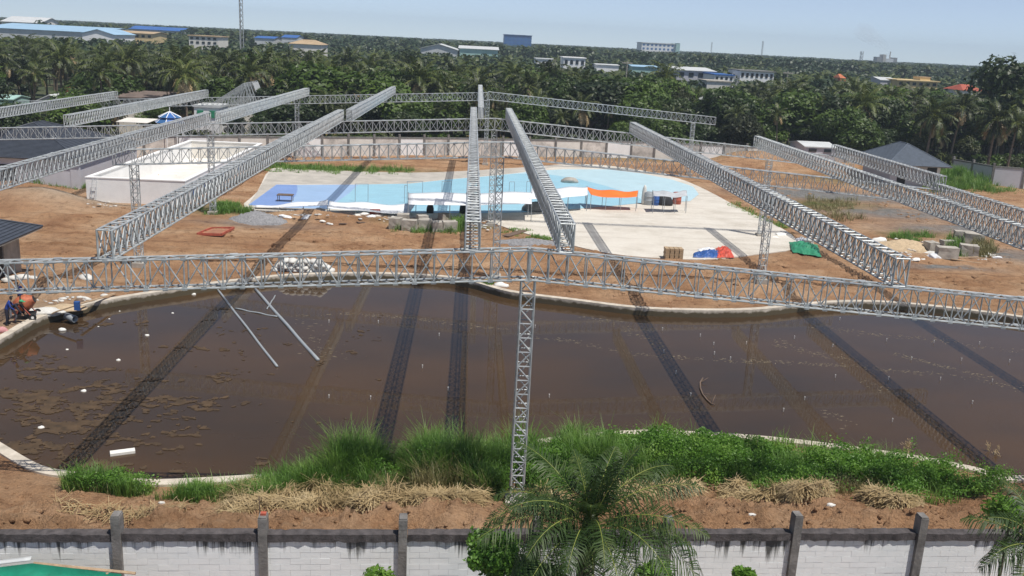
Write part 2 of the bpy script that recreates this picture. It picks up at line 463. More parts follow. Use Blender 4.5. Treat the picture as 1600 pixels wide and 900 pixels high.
# big ground sheet to the horizon, with an opening where the site lies
SX0, SX1, SY0, SY1 = -80.0, 96.0, 20.0, 172.0
gm, gt, gb = newmat('green_country_ground')
gf = noise(gt, pos_node(gt), .05, 8)
gt.links.new(ramp(gt, gf, [(.3, (.03, .045, .018)), (.5, (.05, .07, .025)), (.7, (.10, .085, .045))]), gb.inputs['Base Color'])
gb.inputs['Roughness'].default_value = .95
B = 9000.0
V = [(-B, -B, 0), (B, -B, 0), (B, B, 0), (-B, B, 0), (SX0, SY0, 0), (SX1, SY0, 0), (SX1, SY1, 0), (SX0, SY1, 0)]
obj('ground', mesh_of('ground', V, [(0, 1, 5, 4), (1, 2, 6, 5), (2, 3, 7, 6), (3, 0, 4, 7)], gm), kind='structure')

# the building site: a height field with mounds, ruts and the pond's bed
def axis(segs):
    out = []
    for a, b, s in segs: out += list(np.arange(a, b, s))
    out.append(segs[-1][1]); return np.array(out)
gx = axis([(SX0, -28, .8), (-28, -16, .35), (-16, 22, .16), (22, 45, .4), (45, SX1, .9)])
gy = axis([(SY0, 26, .5), (26, 36, .14), (36, 62, .4), (62, 82, .2), (82, 110, .45), (110, SY1, .9)])
X, Y = np.meshgrid(gx, gy)
def bumpf(cx, cy, sx, sy, h): return h*np.exp(-((X-cx)/sx)**2-((Y-cy)/sy)**2)
n1 = fbm(X*.12, Y*.12, 4, 3); n2 = fbm(X*.7, Y*.7, 4, 9); n3 = fbm(X*2.6, Y*2.6, 4, 21)
Z = (n1-.5)*.6+(n2-.5)*.34+(n3-.5)*.10
edge = np.clip(np.minimum(np.minimum(X-SX0, SX1-X), np.minimum(Y-SY0, SY1-Y))/3, 0, 1)
def mound(px, py, sx, sy, h):
    p = W(px, py); return bumpf(p.x, p.y, sx, sy, h)
Z += mound(60, 320, 5, 3, 1.5)+mound(140, 345, 3.5, 1.6, .5)+mound(20, 300, 5, 4, .8)
Z += mound(480, 338, 3.5, 1.4, .7)+mound(560, 345, 3, 1.2, .45)
Z += mound(1230, 262, 7, 3, 2.0)+mound(1160, 256, 5, 3, 1.6)+mound(1320, 268, 6, 3, 1.0)
Z += mound(1460, 405, 4, 1.5, .35)+mound(1420, 385, 2.5, 1.2, .5)
Z += mound(1000, 455, 4, .9, .5)+mound(1090, 462, 3, .8, .5)+mound(930, 458, 3, .7, .3)+mound(1170, 450, 4, 1.2, .45)
Z += mound(60, 455, 3.5, 1.5, .7)+mound(0, 440, 4, 2.2, .6)
Z += mound(1490, 285, 5, 3, 1.4)
# churned bank of soil between the near wall and the pond
wallY = 25.62+.046*X
t = Y-wallY
bank = np.exp(-((t-3.4)/2.3)**2)*(Y < 40)
Z += bank*(.68+1.3*(fbm(X*.35, Y*.35, 3, 5)-.45)+.7*(n2-.5)+.7*(n3-.5))
clod = np.clip(n3-.56, 0, 1)*np.clip(fbm(X*.5, Y*.5, 3, 31)-.42, 0, 1)*bank
Z += clod*4.0
for k, (yc, amp, ph) in enumerate(((68.2, .14, 0), (69.9, .16, .3), (71.8, .10, 1.5), (73.3, .12, 1.7), (76.2, .09, 3.1), (77.8, .09, 3.3), (80.4, .07, 4.4))):
    yy_ = yc+1.2*np.sin(X*.055+ph)+.35*np.sin(X*.21+ph*2)
    Z -= amp*np.exp(-((Y-yy_)/.24)**2)*(.5+n2); Z += amp*.7*(np.exp(-((Y-yy_-.5)/.25)**2)+np.exp(-((Y-yy_+.5)/.25)**2))*(.4+n2)
Z += np.where((Y > 60) & (Y < 84), np.clip(n3-.52, 0, 1)*.9*np.clip(fbm(X*.15, Y*.3, 3, 41)-.4, 0, 1)*2, 0)
d_in = polydist(X, Y, POND); inside = inpoly(X, Y, POND)
Z = np.where(Y > 40, Z*np.clip(d_in/3, .1, 1), Z*np.clip(d_in/1.6, .05, 1))
Z = np.where(inside, -np.clip(d_in*1.2, .25, 1.2)-.35, Z)
# flatten beneath the slabs of pool and pad
PADPX = [(740, 340), (800, 359), (860, 375), (950, 396), (1037, 404), (1110, 405), (1180, 398), (1243, 388), (1238, 368), (1200, 346), (1150, 322), (1105, 298), (1060, 279), (1000, 266), (940, 258), (880, 257), (830, 261), (780, 264), (735, 267), (650, 270), (560, 268), (470, 265), (424, 264), (402, 300), (383, 325), (480, 334), (600, 338), (680, 341)]
PAD = [tuple(W(x, y)[:2]) for x, y in PADPX]
PAD = [tuple(p) for p in smoothloop(PAD, 3)]
_ta = W(139, 313); _tb = W(392, 224, 2.3); TNK = [(_ta.x-.5, _ta.y-1.5), (_tb.x+.5, _ta.y-1.5), (_tb.x+.5, _tb.y+.5), (_ta.x-.5, _tb.y+.5)]
flat = np.where(inpoly(X, Y, PAD), 1, np.clip(1-polydist(X, Y, PAD)/1.0, 0, 1))
flat = np.maximum(flat, np.where(inpoly(X, Y, TNK), 1, np.clip(1-polydist(X, Y, TNK)/1.0, 0, 1)))
Z = Z*(1-flat)-.05*flat
Z = Z*edge
mask = np.zeros(X.shape+(4,)); mask[..., 3] = 1
def patch(px, py, sx, sy):
    p = W(px, py); return np.exp(-((X-p.x)/sx)**2-((Y-p.y)/sy)**2)
gr = np.clip((patch(1330, 310, 9, 4)+patch(1400, 335, 9, 3.5)+patch(1250, 300, 8, 4)+patch(1500, 360, 8, 3)+patch(1590, 400, 4, 3)+patch(1480, 420, 4, .9)+patch(690, 330, 9, 1.6)+.6*patch(400, 350, 5, 1.5))*(.4+1.2*n2), 0, 1)
gg = np.clip((patch(1400, 285, 12, 5)+patch(1500, 285, 7, 4)+patch(1290, 320, 5, 3)+patch(1420, 365, 3, 1.5)+patch(540, 263, 12, 2)+patch(350, 328, 4, 2.2)+patch(700, 352, 5, 1.0))*(.1+1.6*n2), 0, 1)
pb = np.clip((patch(110, 318, 5, 3)+patch(1420, 385, 3, 1.2)+patch(640, 335, 14, 1.6)+patch(1470, 400, 4, 1)+.7*patch(40, 490, 3, 3)+.6*patch(1210, 380, 4, 3))*(.3+1.0*n2), 0, 1)
far_g = np.clip((Y-(140+.1*X))/6, 0, 1)
gg = np.maximum(gg, far_g*(.3+.7*n2))
mask[..., 0] = gr; mask[..., 1] = gg; mask[..., 2] = pb
ny, nx = X.shape
Q = (np.arange((ny-1)*nx).reshape(ny-1, nx)[:, :-1]).ravel()
Q = np.stack([Q, Q+1, Q+nx+1, Q+nx], 1)
me = np_mesh('site_ground', np.stack([X.ravel(), Y.ravel(), Z.ravel()], 1), Q, M['soil'], smooth=True)
ca = me.color_attributes.new('mask', 'FLOAT_COLOR', 'POINT'); ca.data.foreach_set('color', mask.reshape(-1, 4).astype(np.float32).ravel())
obj('terrain', me, kind='structure')
_gz = Z
def ground_z(x, y):
    i = int(np.clip(np.searchsorted(gx, x)-1, 0, nx-2)); j = int(np.clip(np.searchsorted(gy, y)-1, 0, ny-2))
    u = np.clip((x-gx[i])/(gx[i+1]-gx[i]), 0, 1); v = np.clip((y-gy[j])/(gy[j+1]-gy[j]), 0, 1)
    return float((_gz[j, i]*(1-u)+_gz[j, i+1]*u)*(1-v)+(_gz[j+1, i]*(1-u)+_gz[j+1, i+1]*u)*v)
def gz_arr(xs, ys):
    i = np.clip(np.searchsorted(gx, xs)-1, 0, nx-2); j = np.clip(np.searchsorted(gy, ys)-1, 0, ny-2)
    u = np.clip((xs-gx[i])/(gx[i+1]-gx[i]), 0, 1); v = np.clip((ys-gy[j])/(gy[j+1]-gy[j]), 0, 1)
    return (_gz[j, i]*(1-u)+_gz[j, i+1]*u)*(1-v)+(_gz[j+1, i]*(1-u)+_gz[j+1, i+1]*u)*v
def GW(px, py):
    """the pixel's point on the site ground"""
    p = W(px, py)
    for _ in range(4):
        p = W(px, py, ground_z(p.x, p.y))
    return p

# water
def flat_poly(name, pts, z, mat, parent=None, thick=0, **kw):
    bm = bmesh.new()
    vs = [bm.verts.new((p[0], p[1], z)) for p in pts]
    f = bm.faces.new(vs)
    if f.normal.z < 0: f.normal_flip()
    f.normal_update()
    if f.normal.z < 0: bmesh.ops.reverse_faces(bm, faces=[f])
    bmesh.ops.triangulate(bm, faces=bm.faces[:])
    if thick:
        ext = bmesh.ops.extrude_face_region(bm, geom=bm.faces[:])
        vv = [e for e in ext['geom'] if isinstance(e, bmesh.types.BMVert)]
        # extruded copy becomes the top; push the old one down
        for v in vs: v.co.z = z-thick
        bmesh.ops.recalc_face_normals(bm, faces=bm.faces[:])
    me = bpy.data.meshes.new(name); bm.to_mesh(me); bm.free()
    me.materials.append(mat)
    return obj(name, me, parent, **kw)
flat_poly('pond_water', POND, WATER_Z, M['water'], kind='structure')

# concrete rim round the pond
def sweep_rim(name, path, prof, mat, closed=True, z0=None, **kw):
    n = len(path); V = []; Fc = []
    for i, p in enumerate(path):
        a = np.array(path[(i-1) % n]) if closed or i > 0 else np.array(path[i]); b = np.array(path[(i+1) % n]) if closed or i < n-1 else np.array(path[i])
        d = b-a; d = d/np.hypot(*d); nn = np.array([-d[1], d[0]])
        for (o, z) in prof:
            V.append((p[0]+nn[0]*o, p[1]+nn[1]*o, z))
    k = len(prof)
    for i in range(n if closed else n-1):
        for j in range(k):
            Fc.append((i*k+j, i*k+(j+1) % k, ((i+1) % n)*k+(j+1) % k, ((i+1) % n)*k+j))
    bm = bmesh.new(); vs = [bm.verts.new(v) for v in V]
    for f in Fc: bm.faces.new([vs[i] for i in f])
    bmesh.ops.recalc_face_normals(bm, faces=bm.faces[:])
    me = bpy.data.meshes.new(name); bm.to_mesh(me); bm.free(); me.materials.append(mat)
    return obj(name, me, **kw)
rim = sweep_rim('pond_rim', POND, [(-.24, .10), (.24, .10), (.26, -1.2), (-.26, -1.2)], M['rim'])
tag(rim, 'low pale concrete rim curving round the brown pond', 'rim')

# pool, its concrete apron and the pad
obj_pad = flat_poly('concrete_pad', PAD, .03, M['pad'], thick=.25)
tag(obj_pad, 'bleached concrete slab around the empty pool', 'slab', kind='structure')
apr = [(402, 300), (424, 264.5), (470, 265.5), (560, 268.5), (650, 270.5), (735, 267.5), (780, 264.5), (830, 261.5), (880, 259), (830, 267), (800, 271), (760, 275), (700, 280.3), (640, 286.8), (560, 288.4), (432, 288.4), (388, 320.3)]
ap = flat_poly('apron', [tuple(W(x, y)[:2]) for x, y in apr], .042, M['apron'], thick=.06)
tag(ap, 'grey concrete apron sloping along the far side of the pool', 'slab', kind='structure')
pool = thing('empty_pool', 'large empty swimming pool floor in periwinkle and pale blue', 'pool', W(700, 300))
def pool_part(px, mat, dz):
    pts = [tuple((W(x, y)-pool.location)[:2]) for x, y in px]
    flat_poly('pool_floor', [tuple(p) for p in pts], dz, mat, pool)
farE = [(432, 289), (466, 289.5), (560, 289), (640, 287.5), (700, 281), (760, 276), (800, 272), (830, 268), (880, 265), (950, 265), (1000, 271), (1050, 281), (1083, 292), (1092, 304), (1078, 315)]
nearE = [(1010, 317), (940, 324), (830, 332), (740, 334), (650, 333), (560, 329), (500, 326), (448, 325), (388, 321)]
pool_part([(388, 321), (432, 289), (464, 289.5), (465, 297), (462, 306), (455, 315), (448, 325)], M['pool_deep'], .05)
pool_part([(448, 325), (455, 315), (462, 306), (465, 297), (464, 289.5), (560, 289), (545, 303), (525, 317), (512, 327)], M['pool_mid'], .05)
pool_part([(512, 327), (525, 317), (545, 303), (560, 289), (640, 287.5), (700, 281), (760, 276), (800, 272), (850, 272), (900, 279), (950, 292), (990, 305), (1010, 317), (940, 324), (830, 332), (740, 334), (650, 333), (560, 329)], M['pool_cyan'], .05)
pool_part([(800, 272), (830, 268), (880, 265), (950, 265), (1000, 271), (1050, 281), (1083, 292), (1092, 304), (1078, 315), (1010, 317), (990, 305), (950, 292), (900, 279), (850, 272)], M['pool_pale'], .05)

# ================================================================== STEEL TRUSSES
_unit = MB().bar((0, 0, 0), (0, 0, 1), 1.0, 6).mesh('steel_bar', M['steel'])
def bar_obj(name, p, q, r, parent):
    """one bar: shares the unit bar's mesh"""
    p = Vector(p); q = Vector(q); d = q-p; L = d.length
    o = bpy.data.objects.new(name, _unit)
    Mx = Matrix.Translation(p-parent.location) @ d.to_track_quat('Z', 'Y').to_matrix().to_4x4() @ Matrix.Diagonal((r, r, L, 1))
    o.parent = parent; o.matrix_basis = Mx
    col.objects.link(o); return o
class Bars:
    def __init__(s): s.P = []; s.Q = []; s.R = []
    def add(s, p, q, r): s.P.append(tuple(p)); s.Q.append(tuple(q)); s.R.append(r)
    def build(s, name, parent, mat=None, n=5, **kw):
        P = np.array(s.P, float); Q = np.array(s.Q, float); R = np.array(s.R)[:, None]
        d = Q-P; d /= np.linalg.norm(d, axis=1)[:, None]
        ref = np.where(np.abs(d[:, 2:3]) > .8, [[1.0, 0, 0]], [[0, 0, 1.0]])
        a = np.cross(d, ref); a /= np.linalg.norm(a, axis=1)[:, None]; b = np.cross(d, a)
        VV = []
        for c in (P, Q):
            for k in range(n):
                t = 2*math.pi*(k+.5)/n; VV.append(c+(a*math.cos(t)+b*math.sin(t))*R)
        VV = np.stack(VV, 1)-np.array(parent.location if parent else (0, 0, 0))
        m = len(P); base = (np.arange(m)*2*n)[:, None, None]
        q = np.array([[k, (k+1) % n, n+(k+1) % n, n+k] for k in range(n)])[None]
        me = np_mesh(name, VV.reshape(-1, 3), (base+q).reshape(-1, 4), mat or M['steel'])
        return obj(name, me, parent, **kw)
RC, RV, RD = .036, .026, .024
def truss_run(root, A, B, width, depth, panel, near=None, lateral=None, x_brace=False, gusset=False):
    """box truss between bottom centres A and B; bars with near(point) true are single parts, the others joined"""
    A = Vector(A); B = Vector(B); ax = (B-A).normalized()
    w = (lateral or Vector((0, 0, 1)).cross(ax)).normalized(); u = Vector((0, 0, 1))
    n = max(2, round((B-A).length/panel)); st = (B-A)/n
    def c(i, s, h): return A+st*i+w*(s*width/2)+u*(h*depth)
    for s in (-1, 1):
        bar_obj('top_chord', c(0, s, 1), c(n, s, 1), RC, root)
        bar_obj('bottom_chord', c(0, s, 0), c(n, s, 0), RC, root)
    J = Bars()
    def put(name, p, q, r):
        if near and near((Vector(p)+Vector(q))/2): bar_obj(name, p, q, r, root)
        else: J.add(p, q, r)
    for i in range(n+1):
        for s in (-1, 1): put('vertical_bar', c(i, s, 0), c(i, s, 1), RV if 0 < i < n else RC)
        put('cross_bar', c(i, -1, 1), c(i, 1, 1), RV*1.1); put('cross_bar', c(i, -1, 0), c(i, 1, 0), RD)
        if i < n:
            e = 1 if i % 2 else -1
            for s in (-1, 1):
                f = e*s
                if f > 0: put('diagonal_bar', c(i, s, 1), c(i+1, s, 0), RD)
                else: put('diagonal_bar', c(i, s, 0), c(i+1, s, 1), RD)
                if x_brace:
                    if f > 0: put('diagonal_bar', c(i, s, 0), c(i+1, s, 1), RD)
                    else: put('diagonal_bar', c(i, s, 1), c(i+1, s, 0), RD)
            put('plan_brace', c(i, -e, 1), c(i+1, e, 1), RD*.9)
            put('plan_brace', c(i, e, 0), c(i+1, -e, 0), RD*.9)
    if gusset:
        for i in range(0, n+1):
            if near and not near(c(i, 1, .5)): continue
            for h in (0, 1):
                o = bpy.data.objects.new('gusset_plate', _plate); o.parent = root; q = c(i, -1, h)-root.location
                o.matrix_basis = Matrix.Translation(q-w*(.022)) @ ax.to_track_quat('X', 'Z').to_matrix().to_4x4(); col.objects.link(o)
    for k in range(1, int((B-A).length//6)+1):
        for s in (-1, 1):
            for h in (0, 1):
                q = A+ax*(6*k)+w*(s*width/2)+u*(h*depth); bar_obj('splice_sleeve', q-ax*.14, q+ax*.14, RC*1.55, root)
    if J.P: J.build('web_bars', root, kind='stuff')
_plate = MB().box((-.09, -.006, -.06), (.09, .006, .06)).mesh('gusset_plate', M['steel'])
ZB, DP, SL, X0 = 9.02, 1.05, .064, 2.2           # girder underside at the ridge, depth, fall per metre, ridge line
GD = [31.46, 66.5, 87.1, 130.9]
def gz(x): return ZB-SL*abs(x-X0)
def girder(D, xl, xr, label, near=None, panel=.66, rise=0.0):
    root = thing('girder_truss', label, 'truss', (X0, D, ZB), group='girder trusses across the site')
    truss_run(root, (xl, D, gz(xl)), (X0-.02, D, ZB), .5, DP, panel, near, Vector((0, 1, 0)), False, near is not None)
    truss_run(root, (X0+.02, D, ZB+rise), (xr, D, gz(xr)+rise), .5, DP, panel, near, Vector((0, 1, 0)), False, near is not None)
    return root
girder(GD[0], -26, 30, 'long galvanised girder truss spanning the whole picture above the pond', lambda p: -19.5 < p.x < 22)
girder(GD[1], -25.0, 36.2, 'galvanised girder truss crossing in front of the empty pool', None)
girder(GD[2], -62, 36.5, 'galvanised girder truss running along the white back wall', None)
girder(GD[3], -62, 34.3, 'farthest galvanised girder truss in front of the trees, ending over a column', None, .7, .12)

def column(x, D, label, single=False, zt=None):
    zt = gz(x) if zt is None else zt
    zg = ground_z(x, D) if D < 60 or True else 0
    root = thing('lattice_column', label, 'column', (x, D, zg), group='lattice columns under the girders')
    w = .24; st = .52; z0 = zg+.25; n = max(3, round((zt-z0)/st)); st = (zt-z0)/n
    MB().box((-.42, -.42, -.35), (.42, .42, .28)).build('footing', M['concrete'], root)
    cs = [(-1, -1), (1, -1), (1, 1), (-1, 1)]
    for sx, sy in cs: bar_obj('leg', (x+sx*w, D+sy*w, z0), (x+sx*w, D+sy*w, zt), .034, root)
    J = Bars()
    for i in range(n+1):
        for k in range(4):
            a = cs[k]; b = cs[(k+1) % 4]; z = z0+i*st
            p = (x+a[0]*w, D+a[1]*w, z); q = (x+b[0]*w, D+b[1]*w, z)
            if single: bar_obj('rung', p, q, .026, root)
            else: J.add(p, q, .024)
            if i < n:
                if (i+k) % 2: p = (p[0], p[1], z+st)
                else: q = (q[0], q[1], z+st)
                if single: bar_obj('brace', p, q, .026, root)
                else: J.add(p, q, .024)
    if J.P: J.build('lattice_bars', root, kind='stuff')
    return root
column(X0, GD[0], 'tall galvanised lattice column rising from the grass at the near bank', True)
column(X0, GD[1], 'galvanised lattice column at the pond\'s far rim below the roof ridge')
column(-23.65, GD[1], 'galvanised lattice column before the white tank, by the pond')
column(22.1, GD[1], 'galvanised lattice column on the soil right of the concrete slab')
column(X0, GD[2], 'galvanised lattice column standing before the white canopies')
column(-23.9, GD[2], 'galvanised lattice column on a concrete footing beside the weeds left of the pool')
column(28.4, GD[2], 'galvanised lattice column in the yellow grass on the right')
column(X0, GD[3], 'galvanised lattice column at the ridge beneath the farthest girder')
column(-24.0, GD[3], 'galvanised lattice column under the farthest girder, before the dark trees at left')
column(31.2, GD[3], 'galvanised lattice column under the right end of the farthest girder')

def joist(x, y0, y1, label, near=None, dz0=0.0, dz1=0.0, group='roof trusses resting on the girders', x1=None):
    x1 = x if x1 is None else x1
    z0 = gz(x)+DP+.04+dz0; z1 = gz(x1)+DP+.04+dz1
    root = thing('roof_truss', label, 'truss', (x, y0, z0), group=group)
    truss_run(root, (x, y0, z0), (x1, y1, z1), .5, 1.0, .6, near, None, True)
    return root
nearp = lambda p: p.y < 46
joist(-12.25, GD[0]-.15, GD[2]+.2, 'galvanised roof truss running back from the left of the front girder over the soil', nearp, x1=-12.0)
joist(0.2, GD[0]-.15, GD[2]+.2, 'upright-looking galvanised roof truss just left of the ridge', nearp)
joist(3.45, GD[0]-.15, GD[2]+.2, 'galvanised roof truss just right of the ridge, over the white canopies', nearp)
joist(15.4, GD[0]-.15, GD[2]+.2, 'galvanised roof truss ending on the right of the front girder', nearp, x1=15.1)
joist(27.0, GD[0]-.15, GD[2]+.2, 'long galvanised roof truss leaving the picture at the right edge, above the rubble blocks', nearp)
joist(-24.1, GD[0]-.15, GD[2]+.2, 'galvanised roof truss passing over the grey-roofed house at the left', nearp)
joist(34.55, GD[1]-.3, GD[2]+.2, 'short galvanised roof truss before the grey pavilion', None)
joist(34.4, GD[0]-.15, GD[1]+.1, 'galvanised roof truss at the right edge, lower than the one it meets', None, -.6, -.6)
joist(-36.7, GD[2]-.2, GD[3]+.2, 'galvanised roof truss pointing at the green-and-white hut, ending above the cream canopy', None, x1=-36.3)
joist(-49.0, GD[2]-.2, GD[3]+.2, 'leftmost galvanised roof truss before the palms', None, x1=-48.5)
joist(-23.1, GD[2]-.2, GD[3]+.2, 'galvanised roof truss between second and farthest girder, over the dark bushes', None, x1=-22.6)
joist(-11.2, GD[2]-.2, GD[3]+.2, 'short steep-looking galvanised roof truss left of the ridge, before the trees', None, x1=-10.8)
joist(0.9, GD[2]-.2, GD[3]+.2, 'small end-on galvanised roof truss at the ridge, before the trees', None, x1=1.1)
# ================================================================== NEAR WALL (white blocks, mouldy coping, posts)
wd = Vector((1, .046, 0)).normalized(); wn = Vector((-wd.y, wd.x, 0)); WA = math.atan2(wd.y, wd.x)
def wall_pt(x): return Vector((x, 25.62+.046*x, 0))
wall = thing('boundary_wall', 'whitewashed block wall with black mouldy coping along the bottom of the picture', 'wall', wall_pt(0), WA)
WT = 2.40; TH = .2
_blk = MB().box((-.297, -TH/2, 0), (.297, TH/2, .192)); blk = _blk.mesh('block', M['block'])
post_x = [-14.2, -10.02, -5.79, -1.62, 2.5, 6.62, 10.75, 14.9, 19.0]
cph = .25
# a mortar core the blocks stand proud of
MB().box((-20, -TH/2+.012, -.3), (24, TH/2-.012, WT-cph)).build('mortar_core', M['mortar'], wall)
nrow = 7
random.seed(3)
for r in range(nrow):
    z = WT-cph-.2*(r+1)+.004
    x = -15.2+(.3 if r % 2 else 0)
    while x < 20.2:
        vis = proj(np.array(wall_pt(x))+np.array([0, 0, z+.2]))
        if -40 < vis[0] < 1640 and vis[1] < 915:
            o = obj('block', blk, wall, (x, random.uniform(-.004, .004), z))
        x += .6
J = MB()
for r in range(nrow, 11):
    z = WT-cph-.2*(r+1)+.004; x = -19.7+(.3 if r % 2 else 0)
    while x < 23.5:
        J.box((x-.297, -TH/2, z), (x+.297, TH/2, z+.192)); x += .6
for r in range(nrow):
    z = WT-cph-.2*(r+1)+.004; x = -15.2+(.3 if r % 2 else 0)
    while x < 20.2:
        vis = proj(np.array(wall_pt(x))+np.array([0, 0, z+.2]))
        if not (-40 < vis[0] < 1640 and vis[1] < 915): J.box((x-.297, -TH/2, z), (x+.297, TH/2, z+.192))
        x += .6
J.build('lower_blocks', M['block'], wall, kind='stuff')
def rough_box(lo, hi, nx_, amp, seed):
    """a long box whose edges wander a little"""
    m = MB(); rs = np.random.default_rng(seed); V = []
    for i in range(nx_+1):
        x = lo[0]+(hi[0]-lo[0])*i/nx_
        for (y, z) in ((lo[1], lo[2]), (hi[1], lo[2]), (hi[1], hi[2]), (lo[1], hi[2])):
            V.append((x, y+rs.normal(0, amp), z+rs.normal(0, amp)))
    Fc = [(i*4+k, i*4+(k+1) % 4, i*4+4+(k+1) % 4, i*4+4+k) for i in range(nx_) for k in range(4)]
    Fc += [(3, 2, 1, 0), tuple(nx_*4+k for k in range(4))]
    m.add(V, [tuple(reversed(f)) for f in Fc]); return m
for i in range(len(post_x)-1):
    a, b = post_x[i]+.14, post_x[i+1]-.14
    dz = [0, .02, -.01, .0, -.02, .01, .015, .0][i]
    rough_box((a, -.17, WT-cph+dz), (b, .17, WT+dz), 24, .011, i).build('coping', M['coping'], wall)
for i, x in enumerate(post_x):
    hgt = [3.0, 3.02, 2.98, 2.95, 2.9, 2.9, 3.05, 3.0, 3.0][i]
    m = MB().box((x-.13, -.24, -.3), (x+.13, .14, hgt-.04)).box((x-.115, -.225, hgt-.04), (x+.115, .125, hgt+.01))
    m.build('post', M['post'], wall)
MB().box((-5.86, -.1, 2.9), (-5.70, .04, 3.06)).build('brick', M['red_paint'], wall)
MB().bar((-5.9, .12, 2.7), (-5.93, .14, 3.5), .012).build('rebar', M['wood_dark'], wall)
# green shade-cloth roof below the wall, bottom left corner
gp = thing('shade_roof', 'green shade-cloth lean-to roof in the bottom left corner', 'roof', (-13.5, 23.6, 0), WA)
def sheet(fn, nu, nv, mat, name, parent, thick=.015, smooth=True, **kw):
    V = []; Fc = []
    for lay in (0, 1):
        for j in range(nv+1):
            for i in range(nu+1):
                p = Vector(fn(i/nu, j/nv)); V.append((p.x, p.y, p.z-(thick if lay else 0)))
    n = (nu+1)*(nv+1)
    for j in range(nv):
        for i in range(nu):
            a = j*(nu+1)+i
            Fc.append((a, a+1, a+nu+2, a+nu+1)); Fc.append((n+a, n+a+nu+1, n+a+nu+2, n+a+1))
    rimv = [i for i in range(nu+1)]+[(j+1)*(nu+1)-1 for j in range(1, nv+1)]+[nv*(nu+1)+i for i in range(nu-1, -1, -1)]+[j*(nu+1) for j in range(nv-1, 0, -1)]
    for k in range(len(rimv)):
        a, b = rimv[k], rimv[(k+1) % len(rimv)]; Fc.append((b, a, n+a, n+b))
    return obj(name, mesh_of(name, V, Fc, mat, smooth), parent, **kw)
a0 = onY(-60, 893, 23.9); a1 = onY(50, 880, 23.9); a2 = onY(190, 897, 23.7)
def gfn(u, v):
    top = a0.lerp(a1, u/.5) if u < .5 else a1.lerp(a2, (u-.5)/.5)
    q = top-Vector((0, 2.6*v, .75*v)); q.z += .05*math.sin(u*14+v*3)*v
    return q-gp.location
gp.rotation_euler = (0, 0, 0)
sheet(gfn, 24, 8, M['green_roof'], 'cloth', gp)
def ufn(u, v):
    top = a0.lerp(a1, u)+Vector((-.1, .12, .02)); return top+Vector((0, .12*v, .06*v))-gp.location
sheet(ufn, 8, 1, M['pale_roof'], 'edge_flashing', gp, .02)
for (p, q) in ((a1+Vector((.0, .1, -.06)), a2+Vector((.35, .1, -.03))),):
    MB().bar(p-gp.location, q-gp.location, .05, 4).build('batten', M['wood'], gp)
for x in (a0.x+1, a2.x-.4):
    MB().bar((x-gp.location.x, .1, 0), (x-gp.location.x, .1, a1.z-.14), .04).build('post', M['wood'], gp)

# ================================================================== HOUSES ON THE SITE
def hip_house(name, label, x0, x1, y0, y1, eave, ridge, over, ridge_along='x', wallm='grey_wall', roofm='blue_grey_roof', courses=14, hip=None, cat='house', extra=None):
    cx, cy = (x0+x1)/2, (y0+y1)/2
    root = thing(name, label, cat, (cx, cy, 0))
    L = lambda x, y, z: (x-cx, y-cy, z)
    MB().box(L(x0, y0, -.3), L(x1, y1, eave-.12)).build('wall', M[wallm], root)
    ex0, ex1, ey0, ey1 = x0-over, x1+over, y0-over, y1+over
    hip = hip if hip is not None else ((ey1-ey0)/2 if ridge_along == 'x' else (ex1-ex0)/2)
    if ridge_along == 'x': r0, r1 = (ex0+hip, cy), (ex1-hip, cy)
    else: r0, r1 = (cx, ey0+hip), (cx, ey1-hip)
    if ridge_along == 'x':
        faces = [((ex0, ey0), (ex1, ey0), r1, r0), ((ex1, ey0), (ex1, ey1), r1, r1), ((ex1, ey1), (ex0, ey1), r0, r1), ((ex0, ey1), (ex0, ey0), r0, r0)]
    else:
        faces = [((ex0, ey0), (ex1, ey0), r0, r0), ((ex1, ey0), (ex1, ey1), r1, r0), ((ex1, ey1), (ex0, ey1), r1, r1), ((ex0, ey1), (ex0, ey0), r0, r1)]
    for a, b, c, d in faces:
        m = MB()
        A, Bv, Cv, Dv = (Vector(L(a[0], a[1], eave)), Vector(L(b[0], b[1], eave)), Vector(L(c[0], c[1], ridge)), Vector(L(d[0], d[1], ridge)))
        nrm = (Bv-A).cross(Dv-A).normalized()
        for k in range(courses):             # overlapping tile courses, each a shallow step
            t0, t1 = k/courses, (k+1)/courses
            p, q = A.lerp(Dv, t0)+nrm*.05, Bv.lerp(Cv, t0)+nrm*.05
            s_, r_ = A.lerp(Dv, t1)+nrm*.004, Bv.lerp(Cv, t1)+nrm*.004
            p2, q2 = A.lerp(Dv, t0)-nrm*.03, Bv.lerp(Cv, t0)-nrm*.03
            m.add([p, q, r_, s_, p2, q2], [(0, 1, 2, 3), (4, 5, 1, 0)])
        m.build('roof_slope', M[roofm], root)
    MB().box(L(ex0+.03, ey0+.03, eave-.12), L(ex1-.03, ey1-.03, eave-.035)).build('eaves', M['concrete'], root)
    m = MB()
    for (p, q) in ((r0, r1), ((ex0, ey0), r0), ((ex1, ey0), r1 if ridge_along == 'x' else r0), ((ex1, ey1), r1), ((ex0, ey1), r0 if ridge_along == 'x' else r1)):
        zp = ridge if p in (r0, r1) else eave
        if Vector(p) != Vector(q): m.bar(Vector(L(p[0], p[1], zp+.05)), Vector(L(q[0], q[1], ridge+.05)), .07, 6)
    m.build('ridge_cap', M[roofm], root)
    return root, L
